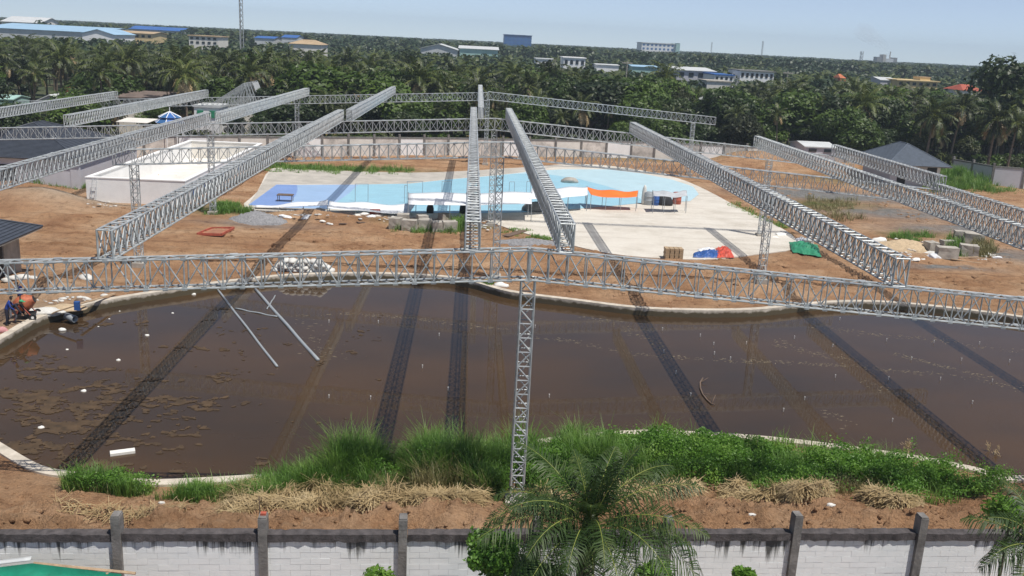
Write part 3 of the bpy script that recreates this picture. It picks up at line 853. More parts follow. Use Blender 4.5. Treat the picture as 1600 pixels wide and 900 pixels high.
# grey-roofed house, upper left
hb = W(128, 299); hl = W(26, 297)
hh, L = hip_house('grey_roofed_house', 'low lavender-grey house with dark striped hip roof beside the white tank', hl.x-9, hb.x-.2, hb.y, hb.y+17, 3.2, 6.0, .35, 'y', 'grey_wall', 'dark_grey_roof', 30)
MB().box(L(hb.x-1.0, hb.y-.06, -.2), L(hb.x-.1, hb.y+.3, 3.0)).build('corner_pier', M['grey_wall'], hh)
MB().box(L(hl.x-8, hb.y-.05, 0), L(hl.x-.3, hb.y+.3, 2.5)).build('doorway', M['black'], hh)
# small building at the left edge
HC = W(67, 354, 3.3)
h2, L = hip_house('small_roofed_hut', 'small hut with blue-black roof cut by the left edge above the workers', HC.x-11, HC.x-1.2, HC.y-10, HC.y-1.2, 3.3, 5.4, 1.2, 'x', 'grey_wall', 'dark_grey_roof', 22)
hx = HC.x-1.2
MB().box(L(hx-.3, HC.y-8.5, 0), L(hx+.04, HC.y-3.4, 2.9)).build('doorway', M['black'], h2)
MB().box(L(hx-.4, HC.y-3.3, -.2), L(hx+.08, HC.y-1.15, 3.15)).build('pier', M['concrete'], h2)
for yy in (HC.y-7, HC.y-5.2): MB().box(L(hx+.02, yy, 0), L(hx+.08, yy+.12, 2.9)).build('mullion', M['pale_roof'], h2)
# pavilion, right
pv = W(1388, 268); pr = W(1462, 272)
py = 128.0
xl = onY(1393, 262, py).x; xr = onY(1468, 262, py).x
h3, L = hip_house('grey_pavilion', 'grey pavilion with slate hip roof near the right edge', xl, xr, py, py+9.5, 3.0, 5.6, 1.2, 'y', 'grey_wall', 'blue_grey_roof', 22)
MB().box(L(xl+1.0, py-.04, 0), L(xl+2.2, py+.4, 2.7)).build('doorway', M['black'], h3)
MB().box(L(xr-1.7, py-.04, 0), L(xr-.3, py+.4, 2.8)).build('doorway', M['black'], h3)
MB().box(L(xr-.3, py-.08, -.2), L(xr+.15, py+.4, 2.88)).build('pier', M['white_wall'], h3)

# open-topped white tank
tf = W(139, 313); TZ = 2.3
tx0 = tf.x; ty0 = tf.y; tr = W(289, 284, TZ); tb = W(392, 224, TZ)
tx1 = tr.x; ty1 = tb.y; ty0 = min(ty0, tr.y)
tank = thing('white_tank', 'large open-topped white rendered tank left of the pool', 'tank', ((tx0+tx1)/2, (ty0+ty1)/2, 0))
def L(x, y, z): return (x-tank.location.x, y-tank.location.y, z)
w_ = .3
MB().box(L(tx0, ty0, -.3), L(tx1, ty0+w_, TZ)).build('front_wall', M['white_wall'], tank)
MB().box(L(tx0, ty1-w_, -.3), L(tx1, ty1, TZ)).build('back_wall', M['cream_wall'], tank)
MB().box(L(tx0, ty0+w_, -.3), L(tx0+w_, ty1-w_, TZ)).build('side_wall', M['white_wall'], tank)
MB().box(L(tx1-w_, ty0+w_, -.3), L(tx1, ty1-w_, TZ)).build('side_wall', M['white_wall'], tank)
MB().box(L(tx0+w_, ty0+w_, -.1), L(tx1-w_, ty1-w_, .08)).build('tank_floor', M['cream_wall'], tank)
m = MB()
for (a, b) in (((tx0-.05, ty0-.05), (tx1+.05, ty0+.4)), ((tx0-.05, ty1-.4), (tx1+.05, ty1+.05)), ((tx0-.05, ty0+.4), (tx0+.4, ty1-.4)), ((tx1-.4, ty0+.4), (tx1+.05, ty1-.4))):
    m = MB().box(L(a[0], a[1], TZ+.003), L(b[0], b[1], TZ+.10)); m.build('rim', M['white_wall'], tank)
for k in range(9):   # square openings along the pool side
    yy = ty0+2+k*(ty1-ty0-4)/8
    MB().box(L(tx1-.02, yy, .5), L(tx1+.03, yy+1.0, 1.4)).build('opening', M['blue_roof'], tank)
# aluminium ladder against it
lad = thing('ladder', 'small aluminium ladder leaning on the white tank', 'ladder', (tx0+1.0, ty0-.8, 0))
for s in (-.22, .22): MB().bar((s, -.25, 0.02), (s, .5, 2.35), .03, 4).build('rail', M['steel'], lad)
for k in range(7):
    t_ = (k+.7)/7.4; MB().box((-.22, -.25+.75*t_-.05, 2.35*t_-.02), (.22, -.25+.75*t_+.05, 2.35*t_+.02)).build('rung', M['pale_roof'], lad)

# ================================================================== BACK AND RIGHT BOUNDARY WALLS
def panel_wall(name, label, pts, h, step=4.0, mats=('white_wall', 'cream_wall', 'white_wall')):
    root = thing(name, label, 'wall', (pts[0][0], pts[0][1], 0))
    o = Vector((pts[0][0], pts[0][1], 0))
    k = 0
    for (a, b) in zip(pts[:-1], pts[1:]):
        a = Vector((a[0], a[1], 0)); b = Vector((b[0], b[1], 0)); d = b-a; n = max(1, round(d.length/step)); d_ = d.normalized()
        Mt = lambda p: Matrix.Translation(p-o) @ Matrix.Rotation(math.atan2(d_.y, d_.x), 4, 'Z')
        st_ = d.length/n
        for i in range(n):
            p = a+d*(i/n)
            MB().box((.16, -.08, -.3), (st_-.16, .08, h-.22), M4=Mt(p)).build('panel', M[mats[k % len(mats)]], root); k += 1
            MB().box((.16, -.13, h-.22), (st_-.16, .13, h), M4=Mt(p)).build('coping', M['concrete_dark'], root)
            MB().box((-.16, -.18, -.3), (.16, .18, h+.4), M4=Mt(p)).build('post', M['post'], root)
    MB().box((-.16, -.18, -.3), (.16, .18, h+.4), M4=Matrix.Translation(b-o)).build('post', M['post'], root)
    return root
bw = [W(-60, 243), W(330, 243), W(700, 243), W(985, 247), W(1200, 256)]
print('backwall', bw)
M['stained_wall'] = plain('stained_white_wall', (.62, .58, .53), .9, 0, .45, .7, .1)
panel_wall('back_wall', 'long stained white panel wall between the site and the trees', [(p.x, p.y) for p in bw]+[(70, 140)], 2.7, 4.0, ('cream_wall', 'stained_wall', 'white_wall', 'stained_wall'))
c0 = W(1548, 290); c1 = W(1660, 302)
panel_wall('side_wall', 'white panel wall turning a corner at the right edge behind the pavilion', [(onY(1488, 260, 140).x, 140), (c0.x, c0.y), (c1.x+8, c1.y)], 2.9, 4.0, ('grey_wall', 'grey_wall', 'grey_wall', 'white_wall'))

# ================================================================== CANOPIES OVER THE POOL EDGE
def canopy(name, label, corners, mat, hts, sag=.15, posts=True, seed=0, cat='canopy', wave=.06):
    """corners: four ground pixels (left near, right near, right far, left far); hts their heights"""
    P = [W(x, y, h) for (x, y), h in zip(corners, hts)]
    c = sum(P, Vector())/4; root = thing(name, label, cat, (c.x, c.y, .05))
    ph = seed*1.7
    def fn(u, v):
        q = (P[0]*(1-u)+P[1]*u)*(1-v)+(P[3]*(1-u)+P[2]*u)*v
        q = q.copy(); q.z -= sag*math.sin(math.pi*u)*1.0+sag*.5*math.sin(math.pi*v)
        q.z += wave*math.sin(u*11+ph)*(.5+v)+wave*.6*math.sin(v*7+ph*2+u*5)
        q.y += wave*1.5*math.sin(u*9+ph*3)
        return q-root.location
    sheet(fn, 24, 8, M[mat], 'tarpaulin', root, .02)
    if posts:
        for i in range(4):
            p = P[i]; MB().bar((p.x-root.location.x, p.y-root.location.y, 0), (p.x-root.location.x, p.y-root.location.y, p.z-.05), .035).build('pole', M['plastic_grey'], root)
        for a, b in ((0, 1), (3, 2)):
            for t_ in (.33, .66):
                p = P[a].lerp(P[b], t_); MB().bar((p.x-root.location.x, p.y-root.location.y, 0), (p.x-root.location.x, p.y-root.location.y, p.z-.22), .03).build('pole', M['plastic_grey'], root)
    return root
canopy('tarpaulin_shelter', 'low white tarpaulin strip at the left end of the pool', [(398, 323), (512, 321), (512, 312.5), (400, 321)], 'white_tarp', [.25, .8, 1.0, .25], .05, True, 1)
canopy('tarpaulin_shelter', 'white sagging tarpaulin between the left strip and the big white canopy', [(512, 325), (640, 333), (650, 318), (515, 314)], 'white_tarp', [.8, .35, .9, 1.0], .10, True, 2)
canopy('tarpaulin_shelter', 'biggest white canopy, crossed by the two ridge trusses', [(638, 318.5), (831, 318.5), (831, 300), (638, 300)], 'white_tarp', [1.75, 1.75, 2.1, 2.1], .12, True, 3)
canopy('tarpaulin_shelter', 'white canopy between the right ridge truss and the orange tarpaulin', [(826, 312), (918, 304), (918, 291), (832, 292)], 'white_tarp', [1.8, 1.8, 2.1, 2.1], .10, True, 4)
canopy('tarpaulin_shelter', 'bright orange tarpaulin stretched over the pool', [(924, 304), (995, 307.5), (997, 298), (916, 292)], 'orange_tarp', [1.7, 1.6, 2.0, 2.0], .22, True, 5)
tent = canopy('work_tent', 'small pale work tent with clutter under it at the pool\'s right end', [(1022, 306), (1074, 306.5), (1073, 299), (1020, 297)], 'grey_tarp', [1.9, 1.9, 2.2, 2.2], .08, True, 6, 'tent')
# pipe frames standing in the pool
for (x0_, x1_, y_) in ((636, 660, 311), (690, 705, 311), (795, 803, 311), (555, 575, 316), (632, 636, 318), (822, 828, 310)):
    a = W(x0_, y_); b = W(x1_, y_)
    fr = thing('pipe_frame', 'thin pipe frame standing in the empty pool', 'frame', (a.x, a.y, .05), group='pipe frames in the pool')
    d = b-a
    for p in (Vector(), d): MB().bar((p.x, p.y, 0), (p.x, p.y, 1.9), .03).build('upright', M['plastic_grey'], fr)
    MB().bar((0, 0, 1.88), (d.x, d.y, 1.88), .03).build('crossbar', M['plastic_grey'], fr)
# table in the deep end
p = W(446, 315); tb_ = thing('work_table', 'dark rusty work table at the deep end of the pool', 'table', (p.x, p.y, .05))
MB().box((-.8, -.5, .62), (.8, .5, .70)).build('table_top', M['wood_dark'], tb_)
for sx in (-.7, .7):
    for sy in (-.4, .4): MB().bar((sx, sy, 0), (sx, sy, .63), .035, 4).build('leg', M['wood_dark'], tb_)

def blob(name, label, cat, p, sx, sy, sz, mat, seed=0, group=None, rough=.25, sub=3, smooth=True, parent=None, squash=True):
    """an uneven heap or bag resting on the ground at p"""
    bm = bmesh.new(); bmesh.ops.create_icosphere(bm, subdivisions=sub, radius=1)
    rs = np.random.default_rng(seed); k = rs.normal(0, 1, (5, 3))*2.2; ph = rs.uniform(0, 6, 5)
    for v in bm.verts:
        d = sum(math.sin(k[i] @ np.array(v.co)+ph[i]) for i in range(5))/5
        v.co *= 1+rough*d
        if squash and v.co.z < -.25: v.co.z = -.25-(v.co.z+.25)*.05
        v.co = Vector((v.co.x*sx, v.co.y*sy, (v.co.z+.25)*sz))
    me = bpy.data.meshes.new(name); bm.to_mesh(me); bm.free(); me.materials.append(M[mat])
    if smooth: me.shade_smooth()
    o = obj(name, me, parent, p)
    if parent is None: tag(o, label, cat, group)
    return o
# clutter under and beside the tent
def barrel(label, px, py, mat, r=.35, h=.9):
    p = W(px, py); b = thing('barrel', label, 'barrel', (p.x, p.y, .04))
    m = MB(); prof = [(0, r*.92), (h*.05, r), (h*.33, r), (h*.35, r*1.05), (h*.37, r), (h*.65, r), (h*.67, r*1.05), (h*.69, r), (h*.95, r), (h, r*.92)]
    m.tube([(0, 0, z) for z, _ in prof], [rr for _, rr in prof], 16); m.build('body', M[mat], b, True)
    MB().tube([(0, 0, h*.97), (0, 0, h+.03)], [r*.8, r*.8], 16).build('lid', M[mat], b)
barrel('grey drum standing left of the work tent', 1012.5, 320, 'plastic_grey', .55, 1.4)
barrel('dark red drum under the right of the work tent', 1057, 319, 'red_paint', .5, 1.3)
barrel('dark blue drum under the left of the work tent', 1024, 321, 'blue_tarp', .38, 1.0)
blob('sack', 'dark pile under the middle of the work tent', 'pile', W(1037, 320, .03), 1.0, .8, 1.1, 'black', 5)
blob('tarpaulin_bundle', 'pale brown hanging bundle left of the grey drum', 'bundle', W(1006, 319, .03), .3, .35, 1.6, 'sack', 6)
blob('sack', 'left black sack in the shade of the biggest white canopy', 'sack', W(672, 332, .04), .4, .4, .8, 'black', 7)
blob('sack', 'right black sack in the shade of the biggest white canopy, by the truss', 'sack', W(726, 333, .04), .5, .4, 1.0, 'black', 8)
blob('rubble_heap', 'grey heap in the pool above the orange tarpaulin', 'heap', W(890, 285, .05), 1.1, .8, .5, 'concrete', 9)
blob('rubble_heap', 'dark heap under the white canopy right of the ridge', 'heap', W(835, 329, .04), 1.2, .8, .8, 'concrete_dark', 10)

# ================================================================== LOOSE THINGS ON THE SOIL
def rough_block(name, label, p, dx, dy, dz, rz, mat, seed, group=None, cat='block', tilt=0.0):
    bm = bmesh.new(); bmesh.ops.create_cube(bm, size=1)
    bmesh.ops.subdivide_edges(bm, edges=bm.edges[:], cuts=2, use_grid_fill=True)
    rs = random.Random(seed)
    for v in bm.verts: v.co = Vector(((v.co.x+rs.uniform(-.03, .03))*dx, (v.co.y+rs.uniform(-.03, .03))*dy, (v.co.z+.5+rs.uniform(-.03, .03))*dz))
    me = bpy.data.meshes.new(name); bm.to_mesh(me); bm.free(); me.materials.append(M[mat])
    o = obj(name, me, None, p); o.rotation_euler = (tilt, tilt*.6, rz)
    return tag(o, label, cat, group)
# test cubes of concrete, middle
CB = 'old concrete blocks left of the ridge truss'
for i, (px, py, s, hz) in enumerate(((618, 357, 1.05, 1.0), (640, 360, 1.3, 1.0), (664, 359, 1.2, 1.0), (683, 361, .9, .9), (702, 361, 1.3, .95))):
    rough_block('concrete_block', ['leftmost', 'second from left', 'middle', 'small fourth', 'rightmost'][i]+' of the weedy concrete blocks left of the ridge truss', GW(px, py), s, 1.0, hz, .1*(i-2), 'concrete', i, CB)
for i, (px, py, s) in enumerate(((630, 347, 1.1), (660, 349, 1.0), (694, 346, .9))):
    rough_block('concrete_block', ['left', 'middle', 'right'][i]+' concrete block in the row behind the weedy blocks', GW(px, py), s, .9, .8, .3*i, 'concrete', 10+i, CB)
rough_block('brick_stack', 'square rust-brown stack at the edge of the left white tarpaulin', GW(586, 336), 1.0, .7, .6, .1, 'red_paint', 20, None, 'stack')
CR = 'concrete blocks on the right'
for i, (px, py, dx, dy, dz, rz, lb) in enumerate(((1478, 403, 1.75, 1.0, 1.0, -.15, 'front pale-topped concrete block by the planks'), (1453, 394, 1.0, 1.0, 1.0, .2, 'dark-sided concrete block left of the front block'), (1480, 385, 1.3, .8, .6, .1, 'low pale block lying behind the front block'),
        (1512, 401, 1.5, 1.1, 1.1, -.3, 'concrete block with pale top among the weeds'), (1505, 380, 1.9, 1.1, 1.2, -.35, 'back left concrete block under the long right truss'), (1520, 384, 1.7, 1.0, 1.2, -.35, 'back right concrete block under the long right truss'))):
    rough_block('concrete_block', lb, GW(px, py), dx, dy, dz, rz, 'concrete', 30+i, CR)
def plank(label, a, b, w=.2, z=.1, mat='wood'):
    p = GW(*a); q = GW(*b); p.z += z; q.z += z
    d = q-p; o = thing('plank', label, 'plank', p, math.atan2(d.y, d.x))
    m = MB().box((0, -w/2, -.03), (d.length, w/2, .03)); pl = m.build('board', M[mat], o)
    return o
def plank1(label, a, b, w=.2, z=.1, mat='wood', group=None):
    p = GW(*a); q = GW(*b); d = q-p
    rs = random.Random(int(a[0])); m = MB(); n = 6; V = []
    for i in range(n+1):
        x = d.length*i/n; jz = rs.uniform(-.012, .012)
        V += [(x, -w/2+rs.uniform(-.01, .01), -.03+jz), (x, w/2+rs.uniform(-.01, .01), -.03+jz), (x, w/2, .03+jz), (x, -w/2, .03+jz)]
    Fc = [tuple(reversed((i*4+k, i*4+(k+1) % 4, i*4+4+(k+1) % 4, i*4+4+k))) for i in range(n) for k in range(4)]+[(0, 1, 2, 3), tuple(n*4+k for k in (3, 2, 1, 0))]
    m.add(V, Fc); o = m.build('plank', M[mat], None); o.location = p+Vector((0, 0, z)); o.rotation_euler = (0, -math.atan2(d.z, d.xy.length), math.atan2(d.y, d.x))
    return tag(o, label, 'plank', group)
plank1('long pale plank lying in front of the right concrete blocks', (1486, 407), (1536, 414), .25, .12)
plank1('shorter plank crossing behind the long one by the right blocks', (1488, 406), (1528, 405), .2, .2)
plank1('broad weathered board leaning among litter left of the right blocks', (1432, 380), (1448, 386), 1.0, .15, 'wood_dark')
plank1('dark board at the slab\'s near corner by the ridge column', (790, 371), (818, 362), .7, .12, 'wood_dark')
plank1('dark plank lying on the soil below the left white tarpaulin', (530, 351), (541, 351), .25, .1, 'wood_dark')
plank1('thin pale plank by the middle blocks', (588, 347), (606, 338), .18, .1)
plank1('dark long plank on the soil left of the blocks', (558, 349), (580, 349), .4, .1, 'wood_dark')
# crumpled tarpaulins
def crumple(name, label, px, mat, h, seed, cat='tarpaulin'):
    P = [GW(*q) for q in px]; c = sum(P, Vector())/4
    rs = np.random.default_rng(seed); o1, o2 = rs.uniform(0, 9, 2)
    def fn(u, v):
        q = (P[0]*(1-u)+P[1]*u)*(1-v)+(P[3]*(1-u)+P[2]*u)*v
        e = math.sin(math.pi*u)*math.sin(math.pi*v)
        nz = .55*float(fbm(np.array(u*4+o1), np.array(v*4+o2), 3, seed))+.45*abs(2*float(vnoise(np.array(u*9+o2), np.array(v*8+o1), seed+5))-1)
        q = q+Vector(((nz-.5)*.5*e, (float(fbm(np.array(u*5+o2), np.array(v*5), 3, seed+3))-.5)*.6, .06+h*(.15+.85*e**.5)*(.3+1.2*nz)))
        return q-c
    o = sheet(fn, 40, 26, M[mat], name, None, .02, False); o.location = c
    return tag(o, label, cat)
crumple('tarpaulin', 'crumpled blue tarpaulin on the slab\'s near edge', [(1082, 404), (1128, 404), (1124, 393), (1084, 398)], 'blue_tarp', .45, 3)
crumple('tarpaulin', 'crumpled red tarpaulin heaped beside the blue one', [(1120, 405), (1147, 404), (1138, 390), (1118, 391)], 'red_tarp', .6, 4)
crumple('tarpaulin', 'pale flattened tarpaulin behind the blue one', [(1092, 398), (1120, 396), (1116, 390), (1090, 391)], 'white_tarp', .3, 5)
crumple('tarpaulin', 'dark green tarpaulin slumped at the foot of the soil, right of the column', [(1238, 396), (1283, 403), (1277, 384), (1233, 380)], 'green_tarp', .5, 6)
# pallet stack / bricks at the pad's edge
p = GW(1051, 405); st_ = thing('crate_stack', 'small square brown stack at the slab\'s near edge', 'stack', p)
for k in range(5):
    for i in range(4):
        MB().box((-.75+.39*i+.03*((k*3) % 2), -.45, .2*k), (-.75+.39*i+.34, .45, .2*k+.185)).build('brick', M['tan_roof'], st_)
# red formwork frame
q = [GW(308, 366), GW(346, 371), GW(366, 361), GW(330, 357)]; _mz = sum(v.z for v in q)/4+.08
for v in q: v.z = _mz
c = sum(q, Vector())/4; ff = thing('formwork_frame', 'low red-brown formwork frame lying on the soil left', 'frame', c)
for i in range(4):
    a, b = q[i]-c, q[(i+1) % 4]-c
    d = b-a; MB().box((0, -.05, -.05), (d.length, .05, .16), M4=Matrix.Translation(a) @ Matrix.Rotation(math.atan2(d.y, d.x), 4, 'Z')).build('board', M['red_paint'], ff)
flat_poly('rusty_floor', [tuple(v-c) for v in q], .02, M['rust_soil'], ff)
# gravel and sand heaps
def heap(name, label, px, py, sx, sy, h, mat, seed):
    p = GW(px, py); n = 40; m = MB(); V = []; rs = np.random.default_rng(seed)
    for j in range(n+1):
        for i in range(n+1):
            u, v = i/n*2-1, j/n*2-1; r = math.hypot(u, v)
            z = max(0, 1-r)**.8*h*(1+.5*(float(fbm(np.array(u*3+seed), np.array(v*3), 4, seed))-.5))+.05*rs.normal()*(r < .9)*h-(.25 if r > .95 else 0)
            V.append((u*sx, v*sy, z))
    m.add(V, [(j*(n+1)+i, j*(n+1)+i+1, (j+1)*(n+1)+i+1, (j+1)*(n+1)+i) for j in range(n) for i in range(n)])
    o = m.build(name, M[mat], None, True, p); return tag(o, label, 'heap', kind='stuff')
heap('gravel_heap', 'grey gravel heap by the left end of the pool', 402, 346, 2.9, 1.8, .95, 'gravel', 2)
heap('sand_heap', 'pale sand heap beside the rubbish on the right', 1412, 388, 3.2, 1.8, .9, 'sand', 5)
heap('gravel_heap', 'low grey gravel heap behind the front girder, right of the ridge', 830, 381, 3.5, 1.2, .5, 'gravel', 8)
# sacks, litter and foam
LG = 'white sacks and litter on the soil'
rs = random.Random(5)
lit = [(445, 340), (459, 341), (482, 342), (488, 340), (503, 347), (536, 334), (548, 335), (552, 332), (566, 338), (572, 335), (580, 340), (590, 338), (596, 335), (430, 328), (470, 330), (500, 329), (515, 351), (455, 331),
       (1372, 379), (1375, 377), (1421, 380), (1428, 384), (1451, 399), (1456, 403), (1464, 405), (1430, 407), (1440, 408), (1545, 399), (1558, 404), (1253, 377), (1262, 378), (1212, 372), (1220, 368)]
for i, (px, py) in enumerate(lit):
    p = GW(px, py); s = rs.uniform(.2, .5)
    blob('litter_bag', ['small pale scrap on the soil along the left white tarpaulins', 'small pale scrap among the rubbish on the right by the concrete blocks', 'small pale scrap near the green tarpaulin'][0 if px < 700 else (1 if px > 1300 else 2)], 'litter', p, s*1.5, s, s*.7, rs.choice(['sack', 'foam', 'white_tarp']), 60+i, LG+(' left' if px < 700 else (' right' if px > 1300 else ' middle')), .7, 2, False)
sk = thing('sack_pile', 'grey-white pile of folded sacks behind the front girder', 'sack pile', GW(478, 424))
for k in range(4):
    for i in range(9-k):
        blob('sack', '', '', Vector((-2.2+i*.5+.25*k, random.uniform(-.15, .15), .22*k)), .32, .45, .25, 'sack', 100+k*10+i, None, .25, 2, True, sk)
for i, (px, py, s) in enumerate(((20, 437, .42), (36, 436, .5), (10, 440, .35), (135, 437, .5), (163, 463, .28), (52, 436, .3))):
    blob('sack', 'white sack lying on the soil at the far left behind the girder', 'sack', GW(px, py), s, s*.7, s*.55, 'sack', 140+i, 'white sacks behind the left of the front girder', .4, 2)
p = GW(764, 447)
blob('litter_bag', 'white scrap lying just left of the tall near column\'s top, on the far rim', 'litter', GW(783, 448), .5, .3, .25, 'foam', 170, None, .5, 2)
p = W(172, 709, WATER_Z+.05); q = W(211, 704, WATER_Z+.05); d = q-p
bd = MB().box((0, -.17, -.06), (d.length, .17, .06)).build('floating_board', M['foam'], None, False, p); bd.rotation_euler = (0, 0, math.atan2(d.y, d.x))
tag(bd, 'whitish board floating near the bottom left bank', 'board')
for i, (px, py, s, lb) in enumerate(((97, 517, .35, 'flat white bag floating off the grey pipe'), (105, 547, .13, 'small white lump floating highest at left'), (131, 612, .24, 'white foam lump floating among the lower left algae'), (185, 564, .2, 'white foam lump floating in the middle of the algae'),
        (65, 670, .24, 'white foam lump floating lowest of all at left'), (230, 525, .2, 'pale foam lump floating over the column\'s reflection'), (303, 461, .25, 'white lump floating near the far left rim'), (270, 490, .14, 'small white lump floating left of the long pipes'), (187, 487, .1, 'tiny white lump floating near the far left bank'), (171, 499, .1, 'tiny white lump floating between the pipe and the column\'s reflection'),
        (154, 511, .1, 'tiny pale lump floating below the far left rim'))):
    blob('foam_lump', lb, 'foam', W(px, py, WATER_Z-.03), s*.62, s*.48, s*.45, 'foam', 200+i, 'foam lumps floating on the pond', .35, 2)
# long pipes lying half sunk
for (a, b, r, lb) in (((338, 450), (433, 573), .07, 'left long grey pipe slanting in the pond'), ((399, 452), (497, 563), .10, 'right long grey pipe slanting in the pond'), ((368, 482), (433, 495), .05, 'thin grey pipe lying across between the two long pipes'), ((417, 483), (430, 462), .04, 'short thin pipe sticking up by the right long pipe')):
    p = W(*a, WATER_Z+.03); q = W(*b, WATER_Z+.03); d = q-p
    m = MB(); n = 14
    m.tube([d*(i/n)+Vector((0, 0, .02*math.sin(i))) for i in range(n+1)], [r]*(n+1), 10); o = m.build('sunken_pipe', M['plastic_grey'], None, True, p)
    tag(o, lb, 'pipe')
# white marker pegs in the water
PG = 'white marker pegs standing in the pond'
peg_me = MB().tube([(0, 0, -.5), (0, 0, .12), (0, 0, .13), (0, 0, .19)], [.016, .016, .03, .03], 8).mesh('marker_peg', M['plastic_white'])
for (px, py) in ((514, 622), (579, 624), (514, 504), (591, 505), (686, 525), (858, 621), (1115, 539), (1166, 538), (1141, 562), (1116, 554), (1079, 619), (1037, 551), (1056, 584), (1094, 526), (1035, 516), (1224, 643), (1241, 529), (1305, 590), (1257, 625), (1388, 593), (1394, 659), (1385, 533), (1459, 536), (1530, 538), (1469, 594), (1550, 597), (1519, 631), (1424, 562), (1502, 564), (1577, 566), (1301, 542), (1312, 500), (660, 575), (700, 610), (836, 512)):
    p = W(px, py, WATER_Z); o = obj('marker_peg', peg_me, None, p); tag(o, 'tiny white-topped peg sticking out of the brown water', 'peg', PG)
# crooked branch in the water
pts = [W(x, y, WATER_Z+.05) for x, y in ((1098, 591), (1094, 598), (1094, 606), (1098, 616), (1105, 625), (1112, 631), (1117, 632))]
m = MB(); m.tube([p-pts[0] for p in pts], [.05, .05, .045, .04, .04, .035, .02], 7)
for i, dv in ((1, Vector((.5, .3, .2))), (5, Vector((.3, .5, .3))), (3, Vector((.3, -.2, .1)))): m.bar(pts[i]-pts[0], pts[i]-pts[0]+dv, .03, 5, 0, .012)
tag(m.build('branch', M['wood_dark'], None, True, pts[0]), 'crooked dead branch lying in the water right of centre', 'branch')

# big grey drain pipe through the rim
p = W(104, 494, -.05); q = W(118, 499, -.1)
dp_ = thing('drain_pipe', 'wide grey drain pipe poking through the rim at left', 'pipe', p)
d = (q-p).normalized()
m = MB(); L_ = .75; r0, r1 = .21, .18; n = 20; V = []; a = d.orthogonal().normalized(); b = d.cross(a)
for (s, r) in ((0, r0), (L_, r0), (L_, r1), (0, r1)):
    for k in range(n): V.append(d*s+(a*math.cos(2*math.pi*k/n)+b*math.sin(2*math.pi*k/n))*r)
m.add(V, [(i*n+k, i*n+(k+1) % n, ((i+1) % 4)*n+(k+1) % n, ((i+1) % 4)*n+k) for i in range(4) for k in range(n)])
m.build('pipe_shell', M['plastic_grey'], dp_, True)
m = MB(); m.tube([d*.05, d*.07], [r1, r1], n); m.build('dark_inside', M['black'], dp_)

# ================================================================== MIXER AND WORKERS
mp = GW(40, 497)
mx = thing('cement_mixer', 'orange drum cement mixer beside the two workers at the left bank', 'mixer', mp, .2); mx.scale = (.88, .88, .88)
prof = [(-.62, .20), (-.58, .36), (-.25, .52), (.1, .54), (.35, .46), (.62, .27), (.66, .27)]
ax = Vector((.92, 0, .38)).normalized()
m = MB(); m.tube([ax*s+Vector((0, 0, 1.05)) for s, _ in prof], [r for _, r in prof], 20); dr = m.build('drum', M['drum'], mx, True)
m = MB()
m.tube([ax*.0+Vector((0, 0, 1.05)), ax*.07+Vector((0, 0, 1.05))], [.58, .58], 24); m.build('ring_gear', M['tyre'], dr)
m = MB(); m.tube([ax*.66+Vector((0, 0, 1.05)), ax*.67+Vector((0, 0, 1.05))], [.24, .24], 16); m.build('mouth', M['black'], dr)
for s in (-1, 1):
    MB().bar((-.55, s*.55, 0), (-.1, s*.6, 1.1), .035).build('frame_leg', M['red_paint'], mx)
    MB().bar((.6, s*.55, .15), (-.1, s*.6, 1.1), .035).build('frame_leg', M['red_paint'], mx)
    wq = obj('wheel', MB().tube([(0, -.05, 0), (0, .05, 0)], [.22, .22], 18).mesh('wheel', M['tyre']), mx, (.6, s*.65, .22))
    obj('hub', MB().tube([(0, -.06, 0), (0, .06, 0)], [.09, .09], 12).mesh('hub', M['plastic_white']), wq)
MB().box((-.55, -.5, .3), (.6, .5, .36)).build('chassis', M['tyre'], mx)
MB().box((-.8, -.25, .36), (-.45, .25, .85)).build('motor_box', M['drum'], mx)
# trough and spilled cement
blob('cement_spill', 'pale spilled cement heap in front of the mixer', 'heap', GW(72, 490), 1.2, .6, .22, 'sack', 301, None, .5, 3)
blob('cement_spill', 'pale cement heap between mixer and drain pipe', 'heap', GW(100, 483), 1.1, .7, .2, 'sand', 302, None, .35, 3)
blob('bucket_heap', 'dark red heap beside the rim, left of the blue box', 'heap', GW(124, 475), .35, .25, .3, 'wood_dark', 303, None, .3, 2)
rough_block('blue_box', 'small bright blue box on the rim by the drain pipe', GW(121, 484), .3, .3, .5, .2, 'blue_tarp', 304, None, 'box')
plank1('long pale board lying on the rim left of the blue box', (82, 493), (122, 480), .2, .15)
plank1('long pale board lying on the rim right of the blue box', (124, 479), (180, 462), .18, .15, 'wood')

